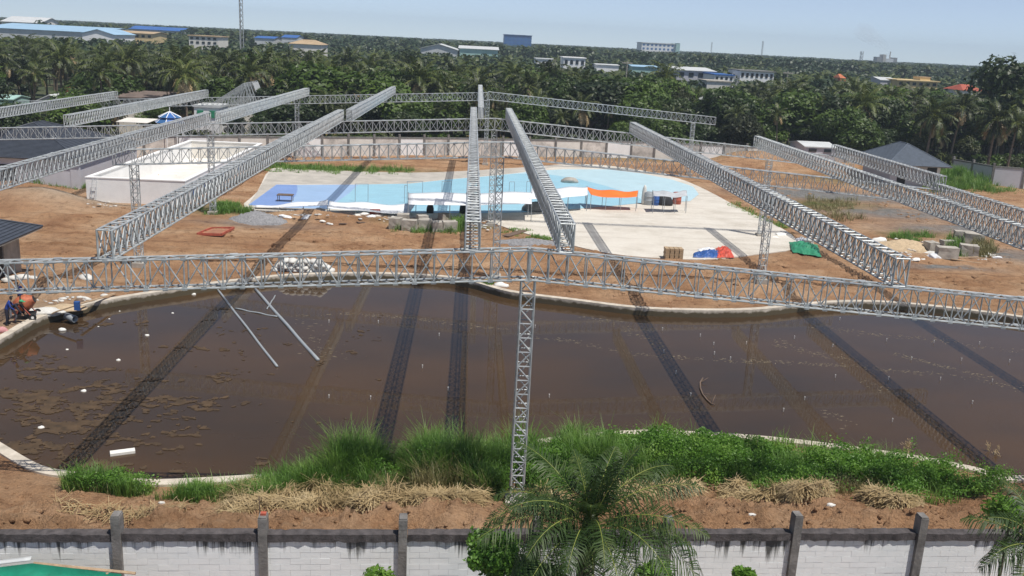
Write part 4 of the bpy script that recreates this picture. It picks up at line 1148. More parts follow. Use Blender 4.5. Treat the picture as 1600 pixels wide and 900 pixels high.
def person(label, p, face, joints, mats, cap=None, hgt=1.65):
    """skinned figure; joints: name -> (x, y, z) in a frame facing +x, scaled to a 1.7 m figure"""
    J = joints; names = list(J)
    E = [('pelvis', 'belly'), ('belly', 'chest'), ('chest', 'neck'), ('neck', 'head0'), ('head0', 'head1'), ('chest', 'ls'), ('ls', 'le'), ('le', 'lw'), ('lw', 'lh'), ('chest', 'rs'), ('rs', 're'), ('re', 'rw'), ('rw', 'rh'),
         ('pelvis', 'lp'), ('lp', 'lk'), ('lk', 'la'), ('la', 'lt'), ('pelvis', 'rp'), ('rp', 'rk'), ('rk', 'ra'), ('ra', 'rt')]
    Rr = dict(pelvis=.145, belly=.14, chest=.16, neck=.06, head0=.085, head1=.085, ls=.075, rs=.075, le=.05, re=.05, lw=.035, rw=.035, lh=.04, rh=.04, lp=.10, rp=.10, lk=.065, rk=.065, la=.045, ra=.045, lt=.04, rt=.04)
    me = bpy.data.meshes.new('person'); me.from_pydata([J[n] for n in names], [(names.index(a), names.index(b)) for a, b in E], [])
    o = bpy.data.objects.new('person', me); col.objects.link(o)
    mod = o.modifiers.new('skin', 'SKIN'); mod.use_smooth_shade = True
    for i, n in enumerate(names):
        sv = me.skin_vertices[0].data[i]; sv.radius = (Rr[n], Rr[n]*(.8 if n in ('pelvis', 'belly', 'chest') else 1)); sv.use_root = n == 'pelvis'
    o.modifiers.new('sub', 'SUBSURF').levels = 1; o.modifiers['sub'].render_levels = 2
    dg = bpy.context.evaluated_depsgraph_get(); ev = o.evaluated_get(dg); nm = bpy.data.meshes.new_from_object(ev)
    o.modifiers.clear(); o.data = nm; nm.materials.clear()
    for k in mats: nm.materials.append(M[k])                    # skin, shirt, trousers, shoes
    seg = {('chest', 'neck'): 1, ('pelvis', 'belly'): 1, ('belly', 'chest'): 1, ('chest', 'ls'): 1, ('chest', 'rs'): 1, ('ls', 'le'): 1, ('rs', 're'): 1, ('le', 'lw'): 1, ('re', 'rw'): 1, ('pelvis', 'lp'): 2, ('pelvis', 'rp'): 2, ('lp', 'lk'): 2, ('rp', 'rk'): 2, ('lk', 'la'): 2, ('rk', 'ra'): 2, ('la', 'lt'): 3, ('ra', 'rt'): 3}
    for f in nm.polygons:
        best = (9, 0)
        for a, b in E:
            A = Vector(J[a]); Bv = Vector(J[b]); d = Bv-A; t_ = max(0, min(1, (f.center-A).dot(d)/max(1e-6, d.length_squared)))
            q = (f.center-A-d*t_).length-.3*min(Rr[a], Rr[b])
            if q < best[0]: best = (q, seg.get((a, b), 0))
        f.material_index = best[1]; f.use_smooth = True
    s = hgt/1.7; o.location = p; o.scale = (s, s, s); o.rotation_euler = (0, 0, face)
    tag(o, label, 'person')
    hd = Vector(J['head0']).lerp(Vector(J['head1']), .62); upv = (Vector(J['head1'])-Vector(J['neck'])).normalized()
    bm = bmesh.new(); bmesh.ops.create_uvsphere(bm, u_segments=16, v_segments=10, radius=.108)
    for v in bm.verts[:]:
        if v.co.z < -.01 and v.co.x > -.03: v.co.x -= .02
    bmesh.ops.delete(bm, geom=[v for v in bm.verts if v.co.z < -.045 or (v.co.x > .06 and v.co.z < .03)], context='VERTS')
    hm = bpy.data.meshes.new('hair'); bm.to_mesh(hm); bm.free(); hm.materials.append(M['hair']); hm.shade_smooth()
    h = obj('hair', hm, o, hd+upv*.012)
    f0 = MB().add([(0, -.015, .03), (0, .015, .03), (.028, -.018, -.015), (.028, .018, -.015), (0, -.015, -.02), (0, .015, -.02)], [(0, 2, 3, 1), (2, 4, 5, 3), (0, 4, 2), (1, 3, 5)])
    f0.build('nose', M[mats[0]], o, False, hd+Vector((.085, 0, -.02)))
    if cap:
        m = MB(); m.tube([(0, 0, 0), (0, 0, .05), (0, 0, .10), (0, 0, .125)], [.125, .122, .09, .02], 14); m.box((.05, -.09, -.005), (.24, .09, .015))
        m.build('cap', M[cap], o, True, hd+upv*.03)
    # five unequal fingers on each hand
    for s_ in ('l', 'r'):
        hnd = Vector(J[s_+'h']); wr = Vector(J[s_+'w']); d = (hnd-wr).normalized(); sd_ = d.orthogonal().normalized(); m = MB()
        for k, (off, ln) in enumerate(((-.03, .055), (-.01, .075), (.01, .08), (.03, .07))):
            a = hnd+sd_*off; b1 = a+d*ln*.6; b2 = b1+(d*.5+sd_.cross(d)*.6)*ln*.7; m.tube([a, b1, b2], [.011, .01, .007], 6)
        a = hnd-d*.03+sd_*.035; m.tube([a, a+sd_*.035+d*.02, a+sd_*.045+d*.06], [.012, .011, .008], 6)
        m.build('fingers', M[mats[0]], o, True)
    return o
stand = dict(pelvis=(0, 0, .93), belly=(.05, 0, 1.10), chest=(.16, 0, 1.32), neck=(.23, 0, 1.47), head0=(.28, 0, 1.55), head1=(.32, 0, 1.66), ls=(.17, .19, 1.38), le=(.30, .27, 1.13), lw=(.50, .24, .98), lh=(.58, .23, .95),
             rs=(.17, -.19, 1.38), re=(.26, -.28, 1.12), rw=(.46, -.26, .95), rh=(.54, -.25, .92), lp=(0, .10, .88), lk=(.05, .12, .48), la=(.0, .13, .08), lt=(.15, .14, .04), rp=(0, -.10, .88), rk=(.02, -.13, .48), ra=(-.06, -.14, .08), rt=(.09, -.15, .04))
bend = dict(pelvis=(0, 0, .86), belly=(.12, 0, 1.0), chest=(.36, 0, 1.15), neck=(.52, 0, 1.24), head0=(.60, 0, 1.29), head1=(.68, 0, 1.38), ls=(.40, .18, 1.18), le=(.58, .24, .92), lw=(.72, .20, .68), lh=(.77, .19, .60),
            rs=(.40, -.18, 1.18), re=(.60, -.22, .92), rw=(.76, -.20, .70), rh=(.81, -.19, .62), lp=(0, .10, .82), lk=(.22, .14, .46), la=(.10, .15, .08), lt=(.25, .16, .04), rp=(0, -.10, .82), rk=(.05, -.13, .44), ra=(-.28, -.14, .10), rt=(-.14, -.15, .04))
person('person in blue shirt and dark trousers standing left of the cement mixer', GW(12, 508), .35, stand, ('skin', 'blue_cloth', 'navy_cloth', 'tyre'), None, 1.68)
person('person in green cap bending beside the mixer, grey trousers', GW(19, 505), -.1, bend, ('skin', 'navy_cloth', 'grey_cloth', 'tyre'), 'green_cloth', 1.66)
person('person in blue shirt behind the mixer, head hidden by the girder', GW(34, 484), 2.6, stand, ('skin', 'blue_cloth', 'navy_cloth', 'tyre'), None, 1.66)
blob('sack', 'pink sack lying at the very left edge below the workers', 'sack', GW(4, 519), .28, .22, .25, 'pink', 310, None, .4, 3)
# ================================================================== VEGETATION
def frond_geo(L, elev, az, droop, nl, lw, ll, rs, base=Vector((0, 0, 0)), twist=0.0, rr=.03, fine=True, hang=.55):
    """one pinnate frond: (rachis tube V,F) and leaflet quads. returns V list, quads, mat idx"""
    V = []; Fq = []; I = []
    n = 12; pts = []; p = Vector(base); e = elev
    for i in range(n+1):
        pts.append(p.copy()); e_ = e-droop*(i/n)**1.25
        p = p+Vector((math.cos(e_)*math.cos(az), math.cos(e_)*math.sin(az), math.sin(e_)))*(L/n)
    side = Vector((-math.sin(az), math.cos(az), 0))
    # rachis as a tapering three-sided strip
    for i, q in enumerate(pts):
        r = rr*(1-.85*i/n); V += [q+side*r, q+Vector((0, 0, r)), q-side*r]
    for i in range(n):
        for k in range(3): Fq.append((i*3+k, i*3+(k+1) % 3, i*3+3+(k+1) % 3, i*3+3+k)); I.append(1)
    def at(t):
        x = t*n; i = min(n-1, int(x)); return pts[i].lerp(pts[i+1], x-i), (pts[i+1]-pts[i]).normalized()
    for j in range(nl):
        t = .14+.86*(j+.5)/nl
        q, d = at(t)
        up = side.cross(d).normalized()
        if up.z < 0: up = -up
        sh = math.sin(math.pi*min(1, (.16+t*.84)))**.55*(1.06-.28*t)
        for s in (-1, 1):
            l = ll*sh*rs.uniform(.85, 1.1)
            out = (side*s*math.cos(twist*s)+d*rs.uniform(.35, .95)+up*rs.uniform(-.15, .45)).normalized()
            dn = Vector((0, 0, -1))
            w = lw*rs.uniform(.8, 1.15)
            m = q+out*l*.5; tip = q+out*l*.82+dn*l*hang*rs.uniform(.6, 1.1)
            wv = d.cross(out).cross(out).normalized() if fine else d
            k = len(V)
            V += [q-d*w*.35, q+d*w*.35, m+d*w*.5, m-d*w*.5, tip+d*w*.08, tip-d*w*.08]
            Fq += [(k, k+1, k+2, k+3), (k+3, k+2, k+4, k+5)]; I += [0, 0]
    return V, Fq, I
def palm_crown_mesh(seed, nf, L, nl, lw, ll, mats):
    rs = random.Random(seed); V = []; Q = []; I = []
    for k in range(nf):
        t = k/(nf-1); az = k*2.39996+rs.uniform(-.25, .25)
        el = math.radians(82-118*t**.9+rs.uniform(-8, 8))
        v, f, i = frond_geo(L*rs.uniform(.85, 1.1)*(.8+.2*math.sin(math.pi*min(1, t+.25))), el, az, math.radians(50+35*(1-abs(.5-t))+rs.uniform(-10, 12)), nl, lw, ll, rs, Vector((0, 0, .1)), 0, .05, False)
        if t > .84 and rs.random() < .6: i = [2]*len(i)
        b = len(V); V += v; Q += [tuple(x+b for x in q) for q in f]; I += i
    return np_mesh('palm_crown', [tuple(v) for v in V], Q, mats, I)
def trunk_mesh(name, h, r0, r1, lean, mat, seed, n=7):
    rs = random.Random(seed); pts = []; rad = []
    a = rs.uniform(0, 6.28)
    for i in range(9):
        t = i/8; b = lean*t**1.6
        pts.append((b*math.cos(a), b*math.sin(a), h*t-.3*(i == 0))); rad.append(r0+(r1-r0)*t**.7+(.35*r0 if i == 0 else 0))
    m = MB(); m.tube(pts, rad, n); return m.mesh(name, mat, True), Vector(pts[-1])
palmV = []
for s, (nf, L, h, lean) in enumerate(((20, 3.9, 8.6, .5), (24, 4.3, 10.0, .9), (17, 3.7, 9.2, 1.4), (26, 4.0, 7.2, .3), (14, 3.4, 10.5, .8))):
    cm = palm_crown_mesh(40+s, nf, L, 20, .17, 1.0, [M['palm'], M['rachis'], M['straw']]); tm, top = trunk_mesh('palm_trunk', h, .22, .13, lean, M['bark'], s)
    palmV.append((cm, tm, top, h))

def tree_crown_mesh(seed, R, hz, nleaf, size, lobes, mat):
    """leaf cards spread over the shells of several lobes, thinner inside"""
    rs = np.random.default_rng(seed); C = []
    for k in range(lobes):
        a = rs.uniform(0, 6.28); r = R*.62*math.sqrt(rs.uniform(0, 1)); C.append((r*math.cos(a), r*math.sin(a), hz*rs.uniform(-.35, .55)*(1-.5*(r/R)), R*rs.uniform(.30, .52)))
    C = np.array(C); per = C[:, 3]**2/np.sum(C[:, 3]**2)
    k = rs.choice(lobes, nleaf, p=per)
    d = rs.normal(0, 1, (nleaf, 3)); d /= np.linalg.norm(d, axis=1)[:, None]
    rad = rs.uniform(.55, 1.06, nleaf)**.6
    bump_ = 1+.22*np.sin(d[:, 0]*5+k)*np.cos(d[:, 1]*6+k*2)
    P = C[k, :3]+d*(C[k, 3]*rad*bump_)[:, None]*np.array([1, 1, .8])
    nrm = d+rs.normal(0, .55, (nleaf, 3))+np.array([0, 0, .35]); nrm /= np.linalg.norm(nrm, axis=1)[:, None]
    a = np.cross(nrm, rs.normal(0, 1, (nleaf, 3))); a /= np.linalg.norm(a, axis=1)[:, None]; b = np.cross(nrm, a)
    s = (size*rs.uniform(.6, 1.3, nleaf))[:, None]
    V = np.stack([P-a*s*.5, P+b*s*.28, P+a*s*.6, P-b*s*.28], 1).reshape(-1, 3)
    return np_mesh('tree_crown', V, np.arange(nleaf*4).reshape(-1, 4), mat)
treeV = []
for s, (R, hz, mat, th) in enumerate(((4.2, 4.6, 'leaf_dark', 5.2), (5.0, 4.4, 'leaf_mid', 5.0), (3.6, 5.2, 'leaf_olive', 5.6), (4.6, 5.0, 'leaf_dark', 6.0), (3.9, 3.8, 'leaf_mid', 4.2), (3.2, 5.8, 'leaf_dark', 6.2))):
    cm = tree_crown_mesh(80+s, R, hz, 5200, .55, 17, M[mat])
    m = MB(); rs = random.Random(s); m.tube([(0, 0, -.4), (.1, .05, th*.5), (.0, .1, th)], [.28, .22, .16], 7)
    for k in range(5):
        a = k*1.3+rs.uniform(-.3, .3); m.tube([(0, .05, th*.55+.3*k), (R*.25*math.cos(a), R*.25*math.sin(a), th*.8+.2*k), (R*.55*math.cos(a), R*.55*math.sin(a), th+1.2)], [.13, .09, .03], 5)
    treeV.append((cm, m.mesh('tree_trunk', M['bark2'], True), Vector((0, 0, th+1.0)), th+1.0+hz*.75))
def put_palm(p, h, kind, rz, label, group):
    cm, tm, top, hh = palmV[kind]; s = h/(hh+2.0)
    r = thing('coconut_palm', label, 'palm tree', p, rz, group); r.scale = (s, s, s)
    obj('trunk', tm, r); obj('crown', cm, r, top); return r
def put_tree(p, h, kind, rz, label, group, wide=1.0):
    cm, tm, top, hh = treeV[kind]; s = h/hh
    r = thing('leafy_tree', label, 'tree', p, rz, group); r.scale = (s*wide, s*wide, s)
    obj('trunk', tm, r); obj('crown', cm, r, top); return r

# ---- far buildings: pixel box x0..x1, ridge y, eave y, lowest y to keep clear of trees, distance
KEEP = []
def hor_y(x): return 65.3+(x-748)*.0498
def bld(name, label, x0, x1, yr, ye, yk, D, depth, wallm, roofm, style='gable_x', win=0, cat='building', rows=1, over=.0, winm='glass'):
    ym = (ye+yk)/2
    a = onY(x0, ye, D); b = onY(x1, ye, D); xm = (x0+x1)/2
    ze = onY(xm, ye, D).z; zr = onY(xm, yr, D).z
    KEEP.append((x0, x1, yk, D))
    w = b.x-a.x; root = thing(name, label, cat, ((a.x+b.x)/2, D, 0))
    MB().box((-w/2, 0, -.3), (w/2, depth, ze-.003 if style != 'flat' else ze)).build('wall', M[wallm], root)
    o_ = over or min(.6, w*.04)
    if style == 'gable_x':
        m = MB(); t = .15
        for sgn in (0, 1):
            ya, yb = (-o_, depth/2) if sgn == 0 else (depth+o_, depth/2)
            V = [(-w/2-o_, ya, ze), (w/2+o_, ya, ze), (w/2+o_, yb, zr), (-w/2-o_, yb, zr)]
            V += [(x, y, z+t) for x, y, z in V]
            MB().add(V, [(0, 3, 2, 1), (4, 5, 6, 7), (0, 1, 5, 4), (1, 2, 6, 5), (2, 3, 7, 6), (3, 0, 4, 7)] if sgn == 0 else [(0, 1, 2, 3), (7, 6, 5, 4), (4, 5, 1, 0), (5, 6, 2, 1), (6, 7, 3, 2), (7, 4, 0, 3)]).build('roof_slope', M[roofm], root)
        for s in (-1, 1): MB().add([(s*w/2*.99, 0, ze), (s*w/2*.99, depth, ze), (s*w/2*.99, depth/2, zr)], [(0, 1, 2)]).build('gable', M[wallm], root)
    elif style == 'gable_y':
        t = .15
        for s in (-1, 1):
            V = [(s*(w/2+o_), -o_, ze-.1), (s*(w/2+o_), depth+o_, ze-.1), (0, depth+o_, zr), (0, -o_, zr)]
            V += [(x, y, z+t) for x, y, z in V]
            MB().add(V, [(0, 1, 2, 3), (7, 6, 5, 4), (4, 5, 1, 0), (5, 6, 2, 1), (6, 7, 3, 2), (7, 4, 0, 3)]).build('roof_slope', M[roofm], root)
        MB().add([(-w/2, .0, ze-.01), (w/2, .0, ze-.01), (0, .0, zr-.02)], [(0, 1, 2)]).build('gable', M[wallm], root)
    elif style == 'hip':
        h_ = min(w*.3, depth/2)
        V = [(-w/2-o_, -o_, ze), (w/2+o_, -o_, ze), (w/2+o_, depth+o_, ze), (-w/2-o_, depth+o_, ze), (-w/2+h_, depth/2, zr), (w/2-h_, depth/2, zr)]
        MB().add(V, [(0, 1, 5, 4), (1, 2, 5), (2, 3, 4, 5), (3, 0, 4), (3, 2, 1, 0)]).build('roof', M[roofm], root)
    else:
        MB().box((-w/2-o_, -o_, ze+.003), (w/2+o_, depth+o_, ze+max(.3, (zr-ze)*.3))).build('roof_slab', M[roofm], root)
    zk = max(.5, onY(xm, yk, D).z)
    if win:
        hgt = (ze-zk)/rows
        for r in range(rows):
            for i in range(win):
                x = -w/2+w*(i+.5)/win; ww = w/win*.5
                MB().box((x-ww/2, -.12, zk+hgt*(r+.28)), (x+ww/2, .02, zk+hgt*(r+.78))).build('window', M[winm], root)
    return root
bld('factory', 'long factory with pale blue roof at the top left corner', -30, 150, 39, 47, 57, 420, 60, 'pale_roof', 'pale_blue_roof', win=0)
bld('factory_hall', 'beige factory hall with raised roof behind the pale blue factory', 2, 62, 26, 35, 40, 560, 30, 'cream_wall', 'pale_roof', 'gable_x')
bld('factory_hall', 'white gabled hall front at the right end of the pale blue factory', 128, 177, 46, 53, 59, 400, 25, 'white_wall', 'pale_blue_roof', 'gable_y')
bld('low_building', 'low cream building between the white gabled hall and the dark blue roof', 180, 238, 49, 52, 60, 430, 20, 'yellow_wall', 'tan_roof', 'gable_x', 6)
bld('factory_hall', 'hall with long dark blue roof on the horizon at the left', 200, 282, 42, 47, 50, 600, 30, 'pale_roof', 'blue_roof')
bld('concrete_building', 'cream three-step building in the trees at the left', 295, 340, 52, 57, 70, 330, 14, 'cream_wall', 'tan_roof', 'flat', 5, 'building', 2)
bld('factory_hall', 'small blue-roofed hall right of the mast', 398, 428, 57, 60, 65, 480, 20, 'pale_roof', 'blue_roof')
bld('factory_hall', 'bright blue-roofed hall left of the tan roof', 440, 463, 55, 59, 64, 480, 20, 'pale_roof', 'blue_roof')
bld('tan_roofed_house', 'house with broad tan hip roof among the palms', 452, 502, 62, 69, 74, 330, 14, 'cream_wall', 'tan_roof', 'hip')
bld('warehouse', 'white gabled warehouse poking out of the trees near the centre', 657, 714, 69, 77, 81, 430, 40, 'pale_roof', 'pale_roof', 'gable_y')
bld('warehouse', 'low white and pale green warehouse right of the gabled one', 718, 778, 73, 77, 83, 450, 30, 'teal_wall', 'pale_roof', 'gable_x')
bt = bld('blue_tower', 'dark blue boxy tower rising above the horizon', 788, 831, 53, 55, 70, 900, 25, 'tower_blue', 'tower_blue', 'flat', 7, 'building', 3, 0, 'blue_roof')
bld('office_block', 'white and blue-glazed office block on the horizon right of centre', 1003, 1061, 65, 68, 80, 1000, 30, 'white_wall', 'white_wall', 'flat', 9, 'building', 2, 0, 'tower_blue')
bld('pale_green_wing', 'pale green wing at the right end of the office block', 1057, 1063, 67, 68, 80, 995, 30, 'teal_wall', 'teal_wall', 'flat')
bld('low_building', 'low white building above the trees right of centre', 838, 866, 92, 93, 98, 330, 12, 'white_wall', 'pale_roof', 'flat')
bld('white_house', 'white boxy house with flat roof right of centre', 881, 915, 90, 91, 104, 320, 12, 'white_wall', 'white_wall', 'flat', 4, 'house')
bld('low_building', 'thin long white roof beyond the trees, left of the lone palm', 932, 967, 101, 102, 108, 330, 12, 'white_wall', 'pale_roof', 'gable_x')
bld('low_building', 'long low pale blue roof behind the lone palm', 988, 1028, 103, 105, 111, 330, 14, 'teal_wall', 'pale_blue_roof', 'gable_x')
bld('warehouse', 'broad pale-roofed warehouse right of the lone palm', 1058, 1118, 107, 111, 124, 300, 30, 'grey_wall', 'pale_roof', 'gable_x', 4)
sign = bld('shop_front', 'white shop front with a blue sign board on top', 1117, 1147, 112, 118, 127, 285, 15, 'white_wall', 'blue_roof', 'flat', 4)
bld('unfinished_block', 'unfinished white block with a row of dark window holes', 1157, 1210, 110, 112, 125, 290, 14, 'white_wall', 'concrete_dark', 'flat', 7, 'building', 1, 0, 'black')
bld('low_wall_building', 'pale low shed below the shop front', 1105, 1142, 127, 128, 140, 255, 10, 'cream_wall', 'concrete', 'flat')
bld('small_shed', 'tiny white-roofed shed in the trees beyond the farthest girder', 1100, 1117, 152, 157, 162, 190, 6, 'pale_roof', 'pale_roof', 'hip')
bld('yellow_house', 'yellow flat-roofed house in the trees at the right', 1403, 1466, 126, 127, 136, 300, 14, 'yellow_wall', 'yellow_wall', 'flat', 6, 'house')
bld('yellow_stair_tower', 'yellow roof stair tower carrying water tanks', 1438, 1454, 121, 121.5, 127, 304, 5, 'yellow_wall', 'tan_roof', 'flat')
bld('grey_shed', 'blue-grey shed roof left of the yellow house', 1376, 1402, 122, 126, 131, 305, 12, 'grey_wall', 'pale_roof', 'gable_x')
bld('red_roofed_house', 'house with red roof in the trees at far right', 1505, 1538, 133, 142, 147, 230, 10, 'cream_wall', 'red_roof', 'hip', 0, 'house')
bld('orange_gable_house', 'tiny house with orange-red gable among palms at right', 1313, 1322, 116, 122, 125, 330, 8, 'orange_roof', 'orange_roof', 'hip', 0, 'house')
bld('orange_roofed_house', 'house with bright orange roof among the left palms', 101, 122, 129, 138, 141, 175, 6, 'orange_roof', 'orange_roof', 'hip', 0, 'house')
bld('teal_shed', 'pale teal shed at the left edge under the palms', -12, 20, 151, 156, 162, 160, 6, 'teal_wall', 'teal_wall', 'gable_x', 0, 'shed')
bld('grey_roofed_shed', 'pale grey gabled shed behind the leftmost roof truss', 55, 102, 149, 160, 172, 150, 9, 'grey_wall', 'pale_roof', 'gable_y', 0, 'shed')
bld('brown_roofed_shed', 'long brown sheet-roofed shed behind the left roof trusses', 180, 262, 146, 154, 164, 150, 9, 'cream_wall', 'brown_roof', 'gable_x', 3, 'shed')
bld('white_hut', 'white hut with green shutters where the left trusses converge', 303, 342, 165, 168, 190, 137, 5, 'white_wall', 'pale_roof', 'flat', 2, 'hut', 1, 0, 'green_tarp')
bld('long_shed', 'long pale shed roof left of the pavilion behind the right trusses', 1258, 1306, 226, 231, 240, 142, 7, 'grey_wall', 'pale_roof', 'gable_x', 2, 'shed')
# half-built shed with a steel truss roof, left of centre
p0 = onY(318, 178, 146); p1 = onY(398, 178, 146)
hs = thing('truss_shed', 'half-built shed with open steel roof frame left of centre', 'shed', ((p0.x+p1.x)/2, 146, 0)); w = p1.x-p0.x
KEEP.append((318, 402, 178, 146))
za, zb_ = onY(360, 158, 146).z, onY(395, 131, 146).z
MB().box((-w/2, 0, -.3), (w/2, 9, za-1.6)).build('wall', M['cream_wall'], hs)
J = Bars()
for k in range(6):
    y = hs.location.y+k*1.8
    A_ = Vector((p0.x, y, za-1.4)); B_ = Vector((p1.x, y, za-1.4)); T_ = Vector((p0.x+w*.8, y, zb_))
    J.add(A_, T_, .07); J.add(T_, B_, .07); J.add(A_, B_, .07)
    for i in range(1, 8):
        a = A_.lerp(B_, i/8); t = A_.lerp(T_, i/6.4) if i < 6.4 else T_.lerp(B_, (i-6.4)/1.6); J.add(a, t, .05); J.add(A_.lerp(B_, (i-1)/8), t, .045)
for i in range(7):
    t = A_.lerp(T_, i/6); J.add((t.x, hs.location.y, t.z), (t.x, hs.location.y+9, t.z), .05)
J.build('roof_frame', hs)
m = MB(); V = [(w*.32, 5, zb_-.1), (w/2+.1, 5, za-1.3), (w/2+.1, 9, za-1.3), (w*.32, 9, zb_-.1)]; m.add(V, [(0, 1, 2, 3)]); m.add([(x, y, z-.06) for x, y, z in V], [(3, 2, 1, 0)]); m.build('roof_sheet', M['grey_tarp'], hs)
# blue two-tier gazebo
g = onY(266, 195, 128); gzb = thing('blue_gazebo', 'little two-tiered gazebo with striped blue and white roof', 'gazebo', (g.x, 128, 0))
KEEP.append((248, 285, 188, 128))
z1 = onY(266, 191, 128).z; z2 = onY(266, 184, 128).z; z3 = onY(266, 174.5, 128).z
for k in range(8):
    for (za_, zb2, ra, rb) in ((z1, z2, 2.0, 1.25), (z2+.1, z3, 1.55, .08)):
        a0_, a1_ = k*math.pi/4, (k+1)*math.pi/4
        V = [(ra*math.cos(a0_), ra*math.sin(a0_), za_), (ra*math.cos(a1_), ra*math.sin(a1_), za_), (rb*math.cos(a1_), rb*math.sin(a1_), zb2), (rb*math.cos(a0_), rb*math.sin(a0_), zb2)]
        MB().add(V+[(x, y, z-.05) for x, y, z in V], [(0, 1, 2, 3), (7, 6, 5, 4), (4, 5, 1, 0)]).build('roof_panel', M['tower_blue' if k % 2 else 'blue_roof'], gzb)
        MB().bar(V[0], V[3], .06, 4).build('rib', M['white_wall'], gzb)
    MB().bar((1.7*math.cos(k*math.pi/4), 1.7*math.sin(k*math.pi/4), 0), (1.7*math.cos(k*math.pi/4), 1.7*math.sin(k*math.pi/4), z1), .07).build('post', M['white_wall'], gzb)
MB().bar((0, 0, z3), (0, 0, z3+.6), .05).build('finial', M['white_wall'], gzb)
# cream shade canopy beside it
a = onY(181, 191, 127); b = onY(237, 191, 127); zt = onY(210, 187, 127).z
cc = thing('cream_canopy', 'flat cream canopy roof left of the blue gazebo', 'canopy', ((a.x+b.x)/2, 127, 0)); w = b.x-a.x
KEEP.append((180, 238, 193, 127))
MB().add([(-w/2, 0, zt-.35), (w/2-.6, 0, zt-.35), (w/2, 2.6, zt), (-w/2+.6, 2.6, zt), (-w/2, 0, zt-.42), (w/2-.6, 0, zt-.42), (w/2, 2.6, zt-.07), (-w/2+.6, 2.6, zt-.07)], [(0, 1, 2, 3), (7, 6, 5, 4), (4, 5, 1, 0), (5, 6, 2, 1), (6, 7, 3, 2), (7, 4, 0, 3)]).build('sheet', M['cream_wall'], cc)
for x in (-w/2+.3, w/2-.9): MB().bar((x, .2, 0), (x, .2, zt-.42), .06).build('post', M['concrete'], cc)
# masts and poles
def mast(label, px, y0, y1, D, r, lattice=False, cat='mast', name='mast'):
    b = onY(px, y1, D); t = onY(px, y0, D); root = thing(name, label, cat, (b.x, D, 0)); h = t.z
    if lattice:
        J = Bars(); n = int(h/(r*2.5))
        for k in range(3):
            a = k*2.094; bar_obj('leg', (b.x+r*math.cos(a), D+r*math.sin(a), 0), (b.x+r*math.cos(a), D+r*math.sin(a), h), r*.17, root)
            for i in range(n):
                a2 = a+2.094; z = h*i/n; J.add((b.x+r*math.cos(a), D+r*math.sin(a), z), (b.x+r*math.cos(a2), D+r*math.sin(a2), z+h/n), r*.12)
        J.build('lattice_bars', root, M['concrete_dark'], kind='stuff')
    else:
        MB().bar((0, 0, -.3), (0, 0, h), r, 8, 0, r*.7).build('pole', M['concrete'], root)
        MB().box((-r*6, -r, h-r*3), (r*6, r, h-r*1.8)).build('crossarm', M['concrete'], root)
    return root
mast('tall thin lattice mast rising out of the picture at upper left', 377, -40, 50, 340, .7, True)
mast('slim lattice tower on the horizon left of the smoke', 1345, 80, 95, 1200, 2.0, True)
mast('thin distant mast on the horizon right of the office block', 1190, 64, 86, 1000, .8, True)
mast('faint thin mast next to the office block', 1111, 66, 82, 1050, .6, True)
mast('concrete utility pole near the centre right, before the pale blue roof', 979, 95, 112, 240, .22, False, 'pole', 'utility_pole')
mast('concrete utility pole among trees right of the unfinished block', 1229, 111, 130, 240, .2, False, 'pole', 'utility_pole')
mast('concrete utility pole at the right edge beneath the tall dark tree', 1575, 128, 150, 170, .2, False, 'pole', 'utility_pole')
# smoking plant on the horizon
pl = onY(1385, 97, 1500); plant = thing('smoking_plant', 'hazy industrial plant on the horizon under a smoke plume', 'plant', (pl.x, 1500, 0))
for (dx, w, h, mt) in ((-12, 8, 22, 'concrete_dark'), (-4, 5, 26, 'concrete'), (5, 13, 20, 'pale_roof'), (14, 6, 22, 'concrete_dark')):
    MB().box((dx-w/2, 0, 0), (dx+w/2, 14, h)).build('plant_hall', M[mt], plant)
for (dx, h) in ((7, 31), (-8, 26)): MB().bar((dx, 6, 0), (dx, 6, h), 1.3, 8, 0, .9).build('chimney', M['concrete'], plant)
KEEP.append((1370, 1404, 97, 1500))

# ---- woods behind the site
def clear_height(x, y, h, rad):
    """lower a tree that would stand in front of a building one can see"""
    for _ in range(2):
        px, py = proj((x, y, h)); pr = rad*F/y
        for (a, b, yk, D) in KEEP:
            if y < D+2 and a-pr*.75 < px < b+pr*.75:
                if py < yk: h = min(h, onY(px, yk, y).z)
    return h
def back_line(x):        # just behind the back wall
    q = [(-90, 124), (-60, 121)]+[(p.x, p.y) for p in bw]+[(70, 143), (100, 150), (200, 160)]
    q.sort()
    return float(np.interp(x, [a for a, _ in q], [b for _, b in q]))
rs = random.Random(21)
npalm = ntree = 0
GP = 'coconut palms in the woods behind the site'; GT = 'leafy trees in the woods behind the site'
taken = []
def free(x, y, r):
    return all((x-a)**2+(y-b)**2 > (r+c)**2 for a, b, c in taken)
